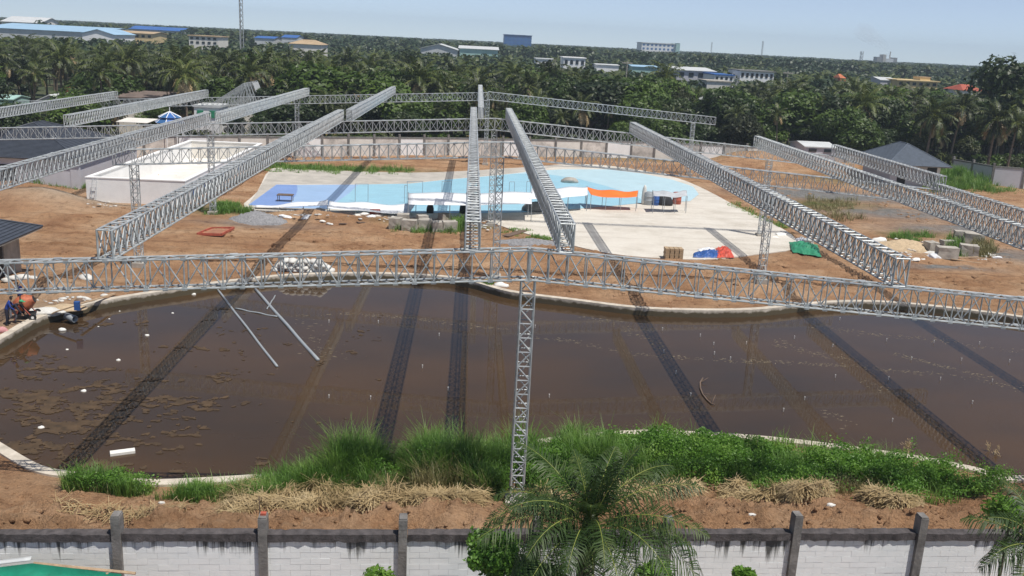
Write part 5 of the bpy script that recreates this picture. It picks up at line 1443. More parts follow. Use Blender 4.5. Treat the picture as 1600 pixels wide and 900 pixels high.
# named trees first
def at_px(px, ytop, D): q = onY(px, ytop, D); return Vector((q.x, D, 0)), q.z
sp = [('p', 1047, 103, 190, 1, 'dark lone coconut palm standing above the trees right of centre'), ('p', 1500, 150, 150, 1, 'large coconut palm above the pavilion at right'), ('p', 1460, 160, 148, 3, 'bushy coconut palm just behind the pavilion roof'), ('p', 1560, 165, 146, 3, 'arching coconut palm behind the corner of the side wall'), ('p', 1590, 175, 142, 0, 'coconut palm cut by the right edge'),
      ('t', 945, 122, 168, 1, 'broad bright green tree above the farthest girder, right of the ridge'), ('t', 1000, 130, 165, 4, 'olive-green tree right of the broad bright tree'), ('t', 1592, 90, 165, 3, 'tall dark tree rising above the horizon at the right edge'), ('t', 640, 78, 235, 0, 'dark round-topped tree left of the ridge, above its neighbours'), ('t', 860, 92, 215, 2, 'wide olive tree centre right of the ridge'),
      ('p', 748, 120, 150, 0, 'coconut palm right behind the ridge of the farthest girder'), ('p', 560, 108, 165, 2, 'coconut palm with spread fronds behind the short roof truss'), ('p', 690, 118, 158, 1, 'coconut palm left of the ridge with pale drooping fronds'), ('p', 45, 62, 230, 1, 'tallest coconut palm at the far left'), ('p', 300, 98, 185, 3, 'coconut palm above the brown shed'), ('p', 215, 80, 210, 1, 'high coconut palm left, above the blue gazebo'),
      ('t', 1230, 150, 165, 3, 'dark tree behind the mound at right'), ('t', 1380, 155, 160, 3, 'dark purple-green tree left of the pavilion'), ('t', 420, 160, 145, 4, 'bright green tree beside the half-built shed'), ('t', 1320, 170, 152, 4, 'light green bushy tree left of the pavilion'), ('p', 130, 100, 180, 0, 'coconut palm behind the orange roof')]
for kd, px, yt, D, kind, lb in sp:
    p, z = at_px(px, yt, D)
    if kd == 'p': put_palm(p, z, kind, rs.uniform(0, 6.28), lb, GP); npalm += 1; taken.append((p.x, p.y, 1.4))
    else: put_tree(p, z, kind, rs.uniform(0, 6.28), lb, GT, 1.25 if px == 945 else 1.0); ntree += 1; taken.append((p.x, p.y, 2.6))
ZN = [(0, 'at the left edge, over the leftmost roof truss'), (85, 'at the left, above the orange roof'), (170, 'over the brown shed at left'), (330, 'over the half-built shed'), (480, 'above the short steep roof truss'), (660, 'just left of the ridge'), (800, 'just right of the ridge'), (960, 'above the right half of the farthest girder'), (1130, 'right of the farthest girder\'s end'), (1290, 'left of the grey pavilion'), (1420, 'over the grey pavilion'), (1530, 'at the right edge, above the side wall')]
def zone(x, y):
    px = proj((x, y, 4))[0]; z = [n for a, n in ZN if px >= a]
    return z[-1] if z else ZN[0][1]
def row(d): return 'front-row' if d < 14 else ('second-row' if d < 34 else ('middle-depth' if d < 65 else 'deep-set'))
TL = ['dark round-crowned', 'bright green spreading', 'olive tall-crowned', 'dark broad-crowned', 'low bright green', 'dark slender']
y = 126.0
while y < 275:
    step = 4.9+(y-126)*.02
    x = -(y*.60)-4
    while x < y*.66+8:
        xx = x+rs.uniform(-1.8, 1.8); yy = y+rs.uniform(-1.8, 1.8); x += step
        if yy < back_line(xx)+3.5 or (SX0 < xx < SX1 and yy < 124): continue
        if xx > 50 and yy < 146: continue
        if not free(xx, yy, 1.2): continue
        reg = 0 if xx < -.16*yy else (1 if xx < .2*yy else 2)
        pp = [.66, .30, .26][reg]
        if any(a < proj((xx, yy, 3))[0] < b and D-2 < yy < D+11 for a, b, _, D in KEEP if D < 340): continue
        d = yy-back_line(xx)
        pal = rs.random() < pp
        h = (rs.uniform(8.0, 13.0) if pal else rs.uniform(6.0, 12.0))*(.74 if d < 12 else 1)
        h = clear_height(xx, yy, h, 2.6)
        if h < 2.6: continue
        if pal and npalm < 292 and h > 4.2:
            sz = 'low ' if h < 7 else ('' if h < 9.5 else 'high '); lb = f'{sz}{row(d)} coconut palm {zone(xx, yy)}'; put_palm((xx, yy, 0), h, rs.randrange(5), rs.uniform(0, 6.28), lb, lb+', woods'); npalm += 1
        elif ntree < 298:
            kd = rs.choice([0, 1, 1, 2, 2, 3, 4, 4, 5]); lb = f'{TL[kd]} {row(d)} tree {zone(xx, yy)}'; put_tree((xx, yy, -.1), h, kd, rs.uniform(0, 6.28), lb, lb+', woods', rs.uniform(1.0, 1.45)); ntree += 1
    y += step*.86
print('palms', npalm, 'trees', ntree, 'reached', y)
# low bushes hugging the back wall
bushM = [tree_crown_mesh(300+k, 1.5, 1.5, 900, .34, 8, M[m_]) for k, m_ in enumerate(('leaf_mid', 'leaf_dark', 'leaf_olive'))]
nb = 0
for i in range(230):
    xx = rs.uniform(-82, 95); d = rs.uniform(2.2, 7.0) if xx < 70 else rs.uniform(2, 10)
    yy = back_line(xx)+d
    px, py = proj((xx, yy, 1.5))
    if not -30 < px < 1630: continue
    if any(a < px < b and D-3 < yy < D+9 for a, b, _, D in KEEP if D < 340): continue
    s = rs.uniform(.9, 1.7); h = clear_height(xx, yy, 2.5*s, 1.5)
    if h < 1.2: continue
    s *= min(1, h/(2.5*s))
    reg = 0 if xx < -20 else (1 if xx < 30 else 2)
    bk = rs.randrange(3); o = obj('bush', bushM[bk], None, (xx, yy, .8*s)); o.scale = (s, s, s); o.rotation_euler = (0, 0, rs.uniform(0, 6.28)); nb += 1
    lb = f"{['bright', 'dark', 'olive'][bk]} bush close behind the back wall, {zone(xx, yy)}"; tag(o, lb, 'bush', lb+' group')
# far woods as one mass of low-detail trees
def far_proto(kind, seed):
    r = np.random.default_rng(seed)
    if kind == 'p':
        V = []; Q = []
        nf = 13
        for k in range(nf):
            az = k*2.4; el = math.radians(75-105*k/(nf-1)); L = 3.6; p = np.array([0, 0, 0.0]); pts = [p]
            for i in range(4):
                e = el-math.radians(75)*((i+.5)/4); p = p+np.array([math.cos(e)*math.cos(az), math.cos(e)*math.sin(az), math.sin(e)])*L/4; pts.append(p)
            sd_ = np.array([-math.sin(az), math.cos(az), 0]); wd_ = [.12, .75, .8, .6, .08]
            for s in (-1, 1):
                b = len(V)
                for i in range(5): V.append(pts[i]); V.append(pts[i]+sd_*s*wd_[i]+np.array([0, 0, -.45*wd_[i]]))
                for i in range(4): Q.append((b+2*i, b+2*i+1, b+2*i+3, b+2*i+2))
        V = np.array(V)+np.array([0, 0, -1.5])
        b = len(V); V = np.concatenate([V, np.array([[-.14, 0, -9], [.14, 0, -9], [.1, 0, -1.4], [-.1, 0, -1.4], [0, -.14, -9], [0, .14, -9], [0, .1, -1.4], [0, -.1, -1.4]])]); Q += [(b, b+1, b+2, b+3), (b+4, b+5, b+6, b+7)]
        V[:, 2] -= V[:, 2].max()
        return V, np.array(Q)
    n = 130; C = r.uniform(-1, 1, (7, 3))*np.array([2.2, 2.2, 1.6]); k = r.integers(0, 7, n); d = r.normal(0, 1, (n, 3)); d /= np.linalg.norm(d, axis=1)[:, None]
    P = C[k]+d*1.9*np.array([1, 1, .85]); nm = d+r.normal(0, .4, (n, 3)); nm /= np.linalg.norm(nm, axis=1)[:, None]
    a = np.cross(nm, r.normal(0, 1, (n, 3))); a /= np.linalg.norm(a, axis=1)[:, None]; b = np.cross(nm, a); s = r.uniform(.6, 1.2, n)[:, None]*1.5
    V = np.stack([P-a*s*.5, P+b*s*.32, P+a*s*.5, P-b*s*.32], 1).reshape(-1, 3); V[:, 2] -= V[:, 2].max()
    return V, np.arange(n*4).reshape(-1, 4)
protos = {'p': [far_proto('p', 1), far_proto('p', 2)], 't': [far_proto('t', k) for k in range(4)]}
def far_mass(name, label, y0, y1, sp_, mats, hmin, hmax, pp, scale=1.0, seed=0):
    r = random.Random(seed); VV = {'p': [], 't': []}; QQ = {'p': [], 't': []}; off = {'p': 0, 't': 0}
    y = y0
    while y < y1:
        step = sp_*(y/y0)**.75; x = -y*.6-10
        while x < y*.66+15:
            xx = x+r.uniform(-.4, .4)*step; yy = y+r.uniform(-.4, .4)*step; x += step
            kd = 'p' if r.random() < pp else 't'
            h = r.uniform(hmin, hmax)
            h = clear_height(xx, yy, h, 3)
            if h < 3: continue
            V, Q_ = r.choice(protos[kd]); s = scale*r.uniform(.8, 1.25)*max(1, (step/9)**.8); a = r.uniform(0, 6.28)
            c, s_ = math.cos(a)*s, math.sin(a)*s
            W_ = np.stack([V[:, 0]*c-V[:, 1]*s_+xx, V[:, 0]*s_+V[:, 1]*c+yy, V[:, 2]*min(s, 1.3)+h], 1)
            VV[kd].append(W_); QQ[kd].append(Q_+off[kd]); off[kd] += len(V)
        y += step*.9
    Vp = np.concatenate(VV['p']+VV['t']); nP = sum(len(v) for v in VV['p'])
    Qp = np.concatenate(QQ['p']) if QQ['p'] else np.zeros((0, 4), int); Qt = np.concatenate(QQ['t'])+nP
    me = np_mesh(name, Vp, np.concatenate([Qp, Qt]), mats, [0]*len(Qp)+[1]*len(Qt))
    o = obj(name, me); tag(o, label, 'woods', None, 'stuff'); print(name, len(me.polygons))
M['far_leaf'] = leafmat('distant_leaf', [(.35, (.018, .042, .016)), (.5, (.033, .064, .022)), (.65, (.06, .088, .03))], .15, 0)
far_mass('woods', 'dense palm and leaf woods in the middle distance', 235, 480, 6.6, [M['palm'], M['far_leaf']], 8, 12.5, .55, 1.0, 1)
far_mass('far_woods', 'dark distant woods reaching the horizon', 480, 2600, 11, [M['palm'], M['far_leaf']], 11, 16.5, .35, 1.2, 2)

# ---- grass, weeds and straw
def poly_pts(pxpoly, n, seed, z=0.3):
    r = np.random.default_rng(seed); poly = [tuple(W(x, y, z)[:2]) for x, y in pxpoly]
    a = np.array(poly); lo, hi = a.min(0), a.max(0); out = np.zeros((0, 2))
    w_ = min(hi[1]-lo[1], hi[0]-lo[0])*.38
    for _ in range(60):
        if len(out) >= n: break
        q = r.uniform(lo-w_*.3, hi+w_*.3, (n*3, 2)); ins = inpoly(q[:, 0], q[:, 1], poly); d = polydist(q[:, 0], q[:, 1], poly)
        e = np.where(ins, d, -d)/w_; nz_ = fbm(q[:, 0]*.9, q[:, 1]*.9, 4, seed+200)
        q = q[(e+(nz_-.5)*2.6 > r.uniform(-.1, .75, len(q))) & ~inpoly(q[:, 0], q[:, 1], POND)]; out = np.concatenate([out, q])
    return out[:n], r
def blades(P, r, h, w, lean, clump=.8):
    n = len(P); z = gz_arr(P[:, 0], P[:, 1])
    hh = r.uniform(*h, n)*(.1+1.8*np.clip(fbm(P[:, 0]*clump, P[:, 1]*clump, 3, 77)-.05, 0, 1))*r.uniform(.6, 1.15, n)
    a = r.uniform(0, 6.283, n); ld = lean*r.uniform(.2, 1.3, n)*hh
    side = np.stack([-np.sin(a), np.cos(a), 0*a], 1)*(w*r.uniform(.6, 1.3, n))[:, None]
    d = np.stack([np.cos(a)*ld, np.sin(a)*ld, 0*a], 1)
    b0 = np.stack([P[:, 0], P[:, 1], z-.05], 1)
    b1 = b0+d*.35+np.stack([0*a, 0*a, hh*.62], 1); b2 = b0+d*1.15+np.stack([0*a, 0*a, hh*(1-.25*lean)], 1)
    V = np.stack([b0-side*.5, b0+side*.5, b1+side*.4, b1-side*.4, b2+side*.06, b2-side*.06], 1).reshape(-1, 3)
    k = (np.arange(n)*6)[:, None]
    return V, np.concatenate([k+np.array([[0, 1, 2, 3]]), k+np.array([[3, 2, 4, 5]])])
def stuff(name, label, cat, parts, mat):
    V = []; Q_ = []; o_ = 0
    for v, q in parts: V.append(v); Q_.append(q+o_); o_ += len(v)
    o = obj(name, np_mesh(name, np.concatenate(V), np.concatenate(Q_), mat)); return tag(o, label, cat, None, 'stuff')
def leaves(P, r, h, size, up=.5):
    n = len(P); z = gz_arr(P[:, 0], P[:, 1]); env = h*(.05+2.0*np.clip(fbm(P[:, 0]*.8, P[:, 1]*.8, 4, 55)-.12, 0, 1))
    zz = z+env*r.uniform(.05, 1, n)**.6
    C_ = np.stack([P[:, 0], P[:, 1], zz], 1); nm = r.normal(0, .7, (n, 3))+np.array([0, -.3, up]); nm /= np.linalg.norm(nm, axis=1)[:, None]
    a = np.cross(nm, r.normal(0, 1, (n, 3))); a /= np.linalg.norm(a, axis=1)[:, None]; b = np.cross(nm, a); s = (size*r.uniform(.6, 1.4, n))[:, None]
    V = np.stack([C_-a*s*.5, C_+b*s*.32, C_+a*s*.6, C_-b*s*.32], 1).reshape(-1, 3)
    return V, np.arange(n*4).reshape(-1, 4)
gl_ = [(105, 762), (250, 772), (250, 752), (185, 742), (118, 738)]
gm_ = [(318, 768), (400, 762), (470, 760), (560, 768), (640, 765), (720, 780), (800, 792), (800, 715), (720, 706), (620, 716), (520, 735), (430, 748), (330, 752)]
gl2 = [(250, 772), (330, 776), (420, 775), (520, 778), (600, 776), (520, 752), (420, 750), (300, 752)]
gm2 = [(500, 752), (640, 758), (800, 775), (800, 715), (720, 708), (620, 718), (540, 735)]
gr_ = [(828, 790), (860, 780), (1000, 752), (1080, 748), (1180, 756), (1300, 765), (1420, 775), (1545, 772), (1560, 752), (1420, 726), (1250, 702), (1080, 688), (1000, 686), (900, 692), (828, 700)]
gr2 = [(828, 760), (960, 745), (960, 694), (828, 705)]
parts = []
for poly, n, h, w, ln, sd_ in ((gl_, 3600, (.7, 1.25), .028, .5, 1), (gl2, 7000, (.4, 1.0), .024, .6, 7), (gm_, 16000, (.55, 1.15), .024, .5, 2), (gm2, 19000, (1.0, 1.8), .024, .45, 3), (gr_, 15000, (.5, 1.15), .022, .5, 4), (gr2, 7000, (.9, 1.6), .03, .45, 5)):
    P, r = poly_pts(poly, n, sd_); parts.append(blades(P, r, h, w, ln))
stuff('tall_grass', 'tall green grass on the near bank of the pond', 'grass', parts, M['grass'])
parts = []
for poly, n, h, sz, sd_ in ((gr_, 44000, .85, .085, 11), ([(1000, 745), (1180, 752), (1420, 770), (1545, 768), (1555, 755), (1420, 730), (1250, 706), (1010, 692)], 40000, 1.1, .09, 12), (gm2, 9000, 1.1, .075, 13), (gl_, 2500, .9, .075, 14), (gr2, 13000, 1.1, .085, 15)):
    P, r = poly_pts(poly, n, sd_); parts.append(leaves(P, r, h, sz))
stuff('leafy_weeds', 'bright leafy weeds covering the bank along the near rim', 'weeds', parts, M['weed'])
P, r = poly_pts([(560, 770), (760, 790), (740, 745), (640, 735)], 2600, 21); p1_ = blades(P, r, (.7, 1.5), .022, .5)
P, r = poly_pts(gl_, 350, 22); p2_ = blades(P, r, (.6, 1.2), .02, .6)
P, r = poly_pts([(1280, 770), (1400, 780), (1400, 760), (1290, 750)], 600, 23); p3_ = blades(P, r, (.5, 1.0), .02, .6)
stuff('dry_grass', 'pale yellowing grass stems among the green at the bank', 'grass', [p1_, p2_, p3_], M['dry_grass'])
def straw(pxpoly, n, seed, lay=.35, ln=(.5, 1.3), w=.011, z=.4):
    P, r = poly_pts(pxpoly, n, seed, z); zb0 = gz_arr(P[:, 0], P[:, 1])
    th = np.clip(fbm(P[:, 0]*1.1, P[:, 1]*1.1, 3, 91+seed)-.25, 0, 1)*lay*2
    a = fbm(P[:, 0]*.7, P[:, 1]*.7, 2, 33)*12+r.normal(0, .7, n); el = r.normal(-.05, .3, n); L_ = r.uniform(*ln, n)
    d = np.stack([np.cos(a)*np.cos(el), np.sin(a)*np.cos(el), np.sin(el)], 1)*L_[:, None]
    c = np.stack([P[:, 0], P[:, 1], zb0+.03+th*r.uniform(0, 1, n)], 1); bend_ = np.stack([0*a, 0*a, L_*.12], 1)
    s = np.stack([-np.sin(a), np.cos(a), 0*a], 1)*w; up = np.array([[0, 0, w*.7]])
    V = np.stack([c-d*.5-s, c-d*.5+s, c+bend_+s+up, c+bend_-s-up*0, c+d*.5+s*.5, c+d*.5-s*.5], 1).reshape(-1, 3)
    V[:, 2] = np.maximum(V[:, 2], gz_arr(V[:, 0], V[:, 1])+.01)
    k = (np.arange(n)*6)[:, None]
    return V, np.concatenate([k+np.array([[0, 1, 2, 3]]), k+np.array([[3, 2, 4, 5]])])
stuff('straw', 'cut dry straw lying in mats on the near bank', 'straw', [
    straw([(290, 762), (365, 800), (480, 806), (530, 790), (470, 760), (380, 752)], 2600, 31, .4), straw([(470, 760), (560, 800), (650, 792), (640, 772), (540, 748)], 2000, 32, .45), straw([(600, 790), (700, 808), (770, 800), (760, 782), (650, 768)], 3000, 33, .45),
    straw([(845, 800), (900, 800), (1010, 790), (1080, 770), (1060, 758), (960, 765), (850, 780)], 3900, 34, .4), straw([(1085, 765), (1120, 775), (1200, 775), (1270, 790), (1300, 780), (1270, 762), (1180, 758)], 3900, 35, .5), straw([(1200, 772), (1240, 800), (1300, 795), (1290, 765)], 2550, 36, .7), straw([(1320, 772), (1400, 800), (1430, 790), (1400, 775)], 2250, 37, .5),
    straw([(60, 790), (160, 810), (300, 812), (280, 790)], 240, 38, .1)], M['straw'])
# weeds out on the site
parts = []; parts2 = []
for k, (poly, n, h) in enumerate((([(424, 268), (520, 270), (640, 271), (640, 264), (540, 262), (430, 258)], 5200, (.3, .8)), ([(320, 335), (385, 333), (385, 318), (330, 318)], 2600, (.4, .9)), ([(1345, 275), (1440, 292), (1470, 300), (1470, 285), (1400, 268), (1350, 262)], 5000, (.3, .7)), ([(1465, 300), (1530, 300), (1530, 282), (1480, 272)], 5000, (.8, 1.9)), ([(1270, 340), (1330, 345), (1330, 315), (1270, 310)], 2200, (.3, .9)),
        ([(1400, 378), (1440, 378), (1440, 366), (1400, 368)], 1400, (.3, .8)), ([(1487, 395), (1500, 403), (1500, 380), (1487, 378)], 900, (.5, 1.1)), ([(1520, 402), (1548, 402), (1548, 385), (1525, 388)], 1300, (.5, 1.3)), ([(612, 362), (720, 364), (720, 355), (612, 355)], 900, (.3, .7)), ([(705, 360), (728, 358), (728, 345), (708, 345)], 700, (.4, 1.2)), ([(60, 298), (140, 302), (140, 294), (40, 292)], 800, (.3, .9)), ([(780, 358), (860, 378), (866, 374), (790, 353)], 1200, (.15, .4)), ([(1140, 322), (1200, 350), (1240, 366), (1240, 358), (1150, 315)], 1500, (.2, .5)), ([(735, 447), (775, 449), (775, 443), (735, 440)], 500, (.2, .5)), ([(1515, 300), (1600, 302), (1600, 296), (1530, 294)], 900, (.3, .8)))):
    P, r = poly_pts(poly, n, 50+k, .0); (parts2 if k in (4, 7) else parts).append(blades(P, r, h, .05, .6))
stuff('site_weeds', 'scattered green weeds growing across the building site', 'weeds', parts, M['grass'])
stuff('site_dry_weeds', 'yellowish weeds on the right of the building site', 'weeds', parts2, M['dry_grass'])
# feathery reeds at the near rim
def reed(px, py, n, h, seed, label):
    p = GW(px, py); root = thing('plume_reed', label, 'reed', p); r = random.Random(seed)
    for k in range(n):
        a = r.uniform(0, 6.28); l = h*r.uniform(.7, 1.1); t = Vector((math.cos(a)*.3*l*r.random(), math.sin(a)*.3*l*r.random(), l))
        MB().tube([(0, 0, -.05), t*.5+Vector((0, 0, .08)), t], [.012, .01, .006], 5).build('stem', M['dry_grass'], root)
        m = MB()
        for j in range(46):
            q = t+Vector((r.gauss(0, .05), r.gauss(0, .05), r.uniform(-.22, .16))); dv = Vector((r.gauss(0, .05), r.gauss(0, .05), r.uniform(-.02, .12)))
            sd_ = Vector((.012, .004, 0)); m.add([q-sd_, q+sd_, q+dv+sd_*.4, q+dv-sd_*.4], [(0, 1, 2, 3)])
        m.build('plume', M['straw'], root)
reed(1545, 745, 5, 1.3, 1, 'plume reed clump on the near rim at the right')
reed(1412, 727, 4, 1.0, 2, 'plume reed clump on the near rim, left of the other')

# ---- foreground coconut palm
P0 = onY(922, 822, 22.3); PB = Vector((P0.x-.1, 22.3, 0))
fp = thing('coconut_palm', 'young coconut palm in the foreground with fronds over the white wall', 'palm tree', PB)
m = MB(); top = P0-PB
m.tube([(0, 0, -.3), (.05, .02, top.z*.4), (top.x*.8, 0, top.z*.8), (top.x, 0, top.z-.1)], [.34, .24, .24, .20], 12); m.build('trunk', M['bark'], fp, True)
rs = random.Random(9)
FR = [(86, -40, 2.5, 30), (72, 70, 2.6, 40), (68, 110, 2.5, 55), (60, 35, 2.8, 75), (60, 140, 3.0, 70), (48, 5, 3.1, 80), (46, 178, 3.1, 75), (36, -18, 3.3, 80), (30, 200, 3.4, 70), (52, -80, 2.6, 95), (38, -110, 2.8, 105), (36, -50, 3.0, 105), (22, -35, 3.3, 95), (20, 215, 3.3, 90), (18, 60, 2.8, 70), (20, 125, 2.8, 70), (8, -60, 2.7, 80), (5, 250, 2.8, 80), (0, 180, 2.6, 70), (40, 160, 2.9, 80), (10, -5, 3.1, 75), (56, 200, 2.7, 70), (26, -75, 2.7, 105), (44, 240, 2.7, 95), (-6, -95, 2.4, 60), (84, 0, 2.0, 12), (74, 150, 2.4, 20), (72, 20, 2.4, 20), (66, -100, 2.0, 50)]
for k, (el, az, L_, dr) in enumerate(FR):
    v, f, i = frond_geo(L_*rs.uniform(.9, 1.1)*(1.0 if el > 60 else 1.12), math.radians(el+rs.uniform(-7, 7)), math.radians(az+rs.uniform(-14, 14)), math.radians(dr*rs.uniform(.8, 1.2)), 64, .034, min(1.08, .34*L_), rs, Vector((0, 0, 0)), .25, .024, True, (.28+.62*max(0, (70-el)/70))*rs.uniform(.8, 1.2))
    me = np_mesh('frond', [tuple(q) for q in v], f, [M['palm_near'], M['rachis']], i); obj('frond', me, fp, top+Vector((0, 0, -.05)))
for k in range(7): blob('coconut', '', '', top+Vector((.22*math.cos(k), .22*math.sin(k), -.35)), .11, .11, .15, 'leaf_olive', 400+k, None, .05, 2, True, fp)
blob('fibre_sheath', '', '', top+Vector((0, 0, -.22)), .24, .24, .5, 'leaf_dark', 411, None, .2, 2, True, fp)
# second palm cut by the right edge
P1 = onY(1632, 868, 22.6); fq = thing('coconut_palm', 'coconut palm mostly outside the bottom right corner, only fronds showing', 'palm tree', (P1.x, 22.6, 0))
MB().tube([(0, 0, -.3), (0, 0, P1.z*.5), (0, 0, P1.z)], [.3, .22, .18], 10).build('trunk', M['bark'], fq, True)
for k, (el, az, L_, dr) in enumerate(((85, 0, 2.2, 30), (60, 180, 2.3, 70), (40, 150, 2.4, 70), (40, 200, 2.4, 80), (65, 110, 2.4, 60), (20, 190, 2.2, 70), (60, 30, 2.4, 60), (30, -60, 2.4, 80), (20, 220, 2.2, 70), (30, 300, 2.4, 80))):
    v, f, i = frond_geo(L_, math.radians(el), math.radians(az), math.radians(dr), 50, .036, .85, rs, Vector((0, 0, 0)), .25, .024, True, .7)
    obj('frond', np_mesh('frond', [tuple(q) for q in v], f, [M['palm_near'], M['rachis']], i), fq, (0, 0, P1.z))
# shrubs in front of the near wall
def shrub(px, py, D, R, hz, n, seed, label, mat='weed', size=.16):
    q = onY(px, py, D); root = thing('shrub', label, 'shrub', (q.x, D, 0))
    obj('foliage', tree_crown_mesh(seed, R, hz, n, size, 12, M[mat]), root, (0, 0, q.z))
    MB().tube([(0, 0, -.2), (.05, 0, q.z*.6), (0, 0, q.z)], [.07, .05, .03], 7).build('stem', M['bark2'], root, True)
shrub(765, 872, 23.9, .95, 1.2, 4200, 501, 'dense dark-green shrub against the wall left of the palm trunk')
shrub(835, 905, 23.6, .9, .9, 3000, 504, 'shrub in the palm\'s shade, below its left fronds')
shrub(1022, 908, 23.8, .75, .7, 2600, 502, 'low shrub against the wall right of the palm trunk')
shrub(592, 908, 23.9, .55, .5, 900, 503, 'small shrub tip at the bottom edge, left of the middle')
shrub(1165, 902, 24.0, .4, .45, 700, 505, 'little shrub tip at the bottom edge, right of the palm')
shrub(1580, 800, 24.6, .7, .9, 1500, 506, 'shrub at the right edge above the corner palm')

# ---- floating algae and scum
cs = .06
ax_ = np.arange(-27, -4, cs); ay_ = np.arange(33, 58, cs); AX, AY = np.meshgrid(ax_, ay_)
px = 800+0*AX
d_ = np.stack([AX, AY, 0*AX+WATER_Z-H], -1); zc = d_ @ _fw; PX = 800+F*(d_ @ RT)/zc; PY = 450-F*(d_ @ UP)/zc
dens = np.exp(-((PX-140)/190)**2-((PY-650)/105)**2)
nz = fbm(AX*.5, AY*.8, 5, 61)*.62+.52*fbm(AX*2.6, AY*3.4, 5, 67)
keep = (nz+.26*dens > .80) & inpoly(AX, AY, POND) & (polydist(AX, AY, POND) > .35)
jj, ii = np.nonzero(keep); jit = lambda a, b, s: (fbm(a*5, b*5, 2, s)-.5)*cs*1.5
V = []; Q_ = []
vid = {}
def vtx(i, j):
    k = (i, j)
    if k not in vid:
        x, y = -27+i*cs, 33+j*cs; vid[k] = len(V); V.append((x, y))
    return vid[k]
for j, i in zip(jj, ii): Q_.append((vtx(i, j), vtx(i+1, j), vtx(i+1, j+1), vtx(i, j+1)))
V = np.array(V); V = np.stack([V[:, 0]+jit(V[:, 0], V[:, 1], 1), V[:, 1]+jit(V[:, 0], V[:, 1], 2), WATER_Z+.012+.02*fbm(V[:, 0]*3, V[:, 1]*3, 2, 5)], 1)
tag(obj('floating_algae', np_mesh('floating_algae', V, Q_, M['algae'])), 'ragged brown algae mats floating at the left of the pond', 'algae', None, 'stuff')
print('algae', len(Q_))
parts = []
for (pts_, n, sd_, spr) in (([(845, 527), (900, 535), (1000, 555), (1080, 560), (1160, 565), (1200, 564), (1280, 570), (1340, 571), (1400, 580), (1500, 586), (1600, 610)], 420, 1, 3.2), ([(920, 495), (960, 505), (1000, 525), (1040, 545)], 110, 2, 3), ([(1280, 510), (1350, 520), (1450, 530), (1600, 550)], 170, 3, 4), ([(440, 495), (540, 490), (620, 495), (700, 505), (790, 515)], 170, 4, 2.5), ([(480, 500), (500, 540), (510, 560)], 90, 5, 7), ([(1200, 530), (1260, 550), (1320, 560)], 110, 6, 4), ([(1400, 552), (1460, 570), (1550, 590)], 110, 7, 2), ([(1290, 640), (1310, 655), (1330, 668)], 26, 8, 3), ([(1350, 595), (1380, 605), (1390, 612)], 22, 9, 3)):
    r = np.random.default_rng(sd_); path = np.array(pts_, float); t = r.uniform(0, len(path)-1, n); i = t.astype(int); f = (t-i)[:, None]
    q = path[i]*(1-f)+path[np.minimum(i+1, len(path)-1)]*f+r.normal(0, 1, (n, 2))*np.array([spr*2.5, spr*.45])
    Wp = np.array([W(a, b, WATER_Z+.006)[:] for a, b in q]); L_ = .02+.16*r.random(n)**2; wd_ = r.uniform(.01, .035, n); an = r.normal(0, .4, n)
    a = np.stack([np.cos(an)*L_, np.sin(an)*L_, 0*an], 1); b = np.stack([-np.sin(an)*wd_, np.cos(an)*wd_, 0*an], 1)
    parts.append((np.stack([Wp-a, Wp-b, Wp+a, Wp+b], 1).reshape(-1, 3), np.arange(n*4).reshape(-1, 4)))
stuff('scum', 'pale scum flecks drifting in lines across the pond', 'scum', parts, M['scum'])
# clods and stones on the churned bank
r = np.random.default_rng(8); n = 1500
cx = r.uniform(-17, 20, n); cy = 25.9+.046*cx+r.uniform(1.0, 7.0, n); ok = ~inpoly(cx, cy, POND); cx, cy = cx[ok], cy[ok]; cz_ = gz_arr(cx, cy)
ico = bmesh.new(); bmesh.ops.create_icosphere(ico, subdivisions=1, radius=1); iv = np.array([v.co[:] for v in ico.verts]); iq = np.array([[v.index for v in f.verts] for f in ico.faces]); ico.free()
VV = []; QQ = []
for k in range(len(cx)):
    s = .03+.11*r.random()**3; VV.append(iv*s*r.uniform(.6, 1.3, (len(iv), 3))*np.array([1.2, 1, .8])+np.array([cx[k], cy[k], cz_[k]])); QQ.append(iq+k*len(iv))
cl = obj('soil_clods', np_mesh('soil_clods', np.concatenate(VV), np.concatenate(QQ), M['soil'])); tag(cl, 'loose clods of orange soil on the near bank', 'clods', None, 'stuff')
r = np.random.default_rng(18); n = 5200
cx = r.uniform(-50, 60, n); cy = r.uniform(58, 120, n); dn_ = fbm(cx*.12, cy*.2, 3, 44); ok = (dn_ > .5+.12*r.random(n)) & ~inpoly(cx, cy, POND) & ~inpoly(cx, cy, PAD); cx, cy = cx[ok], cy[ok]; cz_ = gz_arr(cx, cy)
VV = []; QQ = []
for k in range(len(cx)):
    s_ = .05+.20*r.random()**3; VV.append(iv*s_*r.uniform(.6, 1.3, (len(iv), 3))*np.array([1.3, 1, .7])+np.array([cx[k], cy[k], cz_[k]])); QQ.append(iq+k*len(iv))
tag(obj('loose_earth', np_mesh('loose_earth', np.concatenate(VV), np.concatenate(QQ), M['soil'])), 'loose lumps of earth scattered over the building site', 'clods', None, 'stuff')
VV = []; QQ = []; k = 0
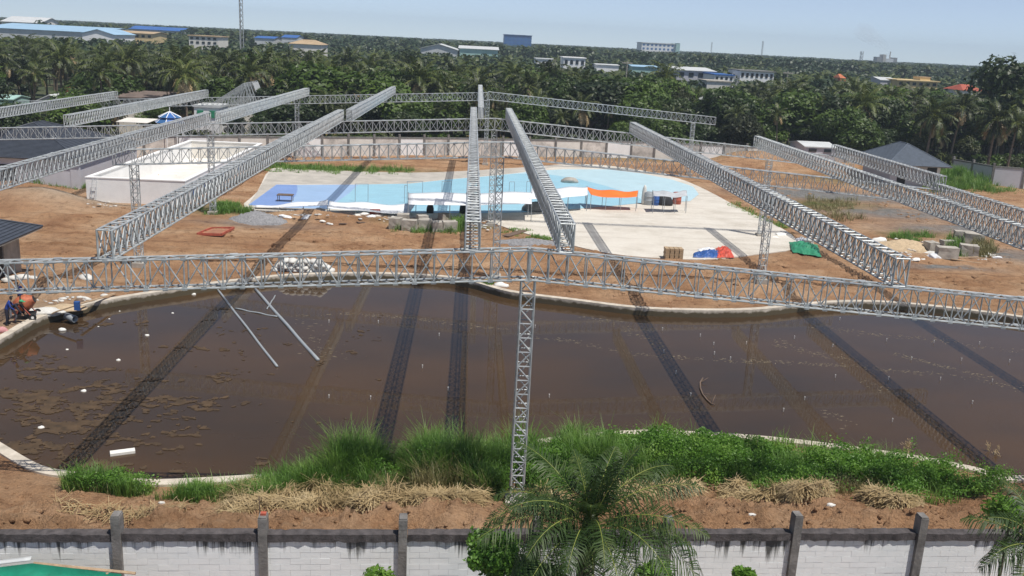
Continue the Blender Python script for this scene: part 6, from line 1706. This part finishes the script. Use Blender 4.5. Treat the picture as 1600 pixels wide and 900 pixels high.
for (a, b, sx_, sy_, m_) in ((500, 336, 90, 5, 150), (640, 342, 60, 4, 90), (1430, 388, 40, 14, 110), (1250, 376, 25, 8, 60), (745, 352, 25, 7, 50), (150, 318, 30, 6, 60), (1110, 400, 40, 6, 50), (1540, 400, 25, 8, 40), (100, 470, 60, 8, 40)):
    for _ in range(m_):
        q = GW(a+r.normal(0, sx_*.5), b+r.normal(0, sy_*.5)); s_ = .04+.16*r.random()**2
        VV.append(iv*s_*r.uniform(.5, 1.3, (len(iv), 3))*np.array([1.5, 1, .5])+np.array([q.x, q.y, q.z+.03])); QQ.append(iq+k*len(iv)); k += 1
tag(obj('rubble_fragments', np_mesh('rubble_fragments', np.concatenate(VV), np.concatenate(QQ), M['sack'])), 'pale rubble fragments strewn around the pool and blocks', 'rubble', None, 'stuff')
# pale rubbish scraps on the near bank
for i, (px_, py_, s_, lb) in enumerate(((253, 787, .12, 'white scrap on the soil above the wall at left'), (1176, 806, .14, 'white torn scrap on the soil above the wall, right of the palm'), (1298, 791, .13, 'white crumpled sheet beside the straw heap at right'), (537, 792, .06, 'tiny white fragment under the straw, left of the middle'))):
    blob('litter_bag', lb, 'litter', GW(px_, py_)+Vector((0, 0, .02)), s_*1.1, s_*.6, s_*.5, 'sack', 600+i, None, .8, 2, False)
# ================================================================== SMOKE AND HAZE
# smoke plume from the plant's chimney
def cloud_mesh(pts, rad, seed):
    m = MB(); n = 12; V = []; r = np.random.default_rng(seed)
    m.tube(pts, rad, n); return m.mesh('smoke', None, True)
sp_ = [onY(a, b, 1500) for a, b in ((1391, 90), (1390, 84), (1387, 77), (1381, 71), (1372, 64), (1362, 57), (1350, 50), (1338, 44))]
sm = MB(); sm.tube(sp_, [1.5, 3, 4.5, 6, 9, 12, 15, 10], 12)
mt = bpy.data.materials.new('smoke'); mt.use_nodes = True; t = mt.node_tree
t.nodes.remove(t.nodes['Principled BSDF'])
pvn = t.nodes.new('ShaderNodeVolumePrincipled'); pvn.inputs['Color'].default_value = (1, 1, 1, 1); pvn.inputs['Density'].default_value = .007
t.links.new(pvn.outputs[0], t.nodes['Material Output'].inputs['Volume'])
smo = sm.build('smoke_plume', mt, None, True); tag(smo, 'faint white smoke plume drifting left from the distant plant', 'smoke', None, 'stuff')
hz = bpy.data.materials.new('haze'); hz.use_nodes = True; t = hz.node_tree
t.nodes.remove(t.nodes['Principled BSDF'])
pvn = t.nodes.new('ShaderNodeVolumePrincipled'); pvn.inputs['Color'].default_value = (.72, .86, 1.0, 1); pvn.inputs['Density'].default_value = HAZE; pvn.inputs['Anisotropy'].default_value = 0.0
t.links.new(pvn.outputs[0], t.nodes['Material Output'].inputs['Volume'])
hb_ = MB().box((-2600, -60, -2.0), (2900, 3000, 75)).build('haze', hz); tag(hb_, 'thin bluish haze over the woods toward the horizon', 'haze', None, 'stuff')
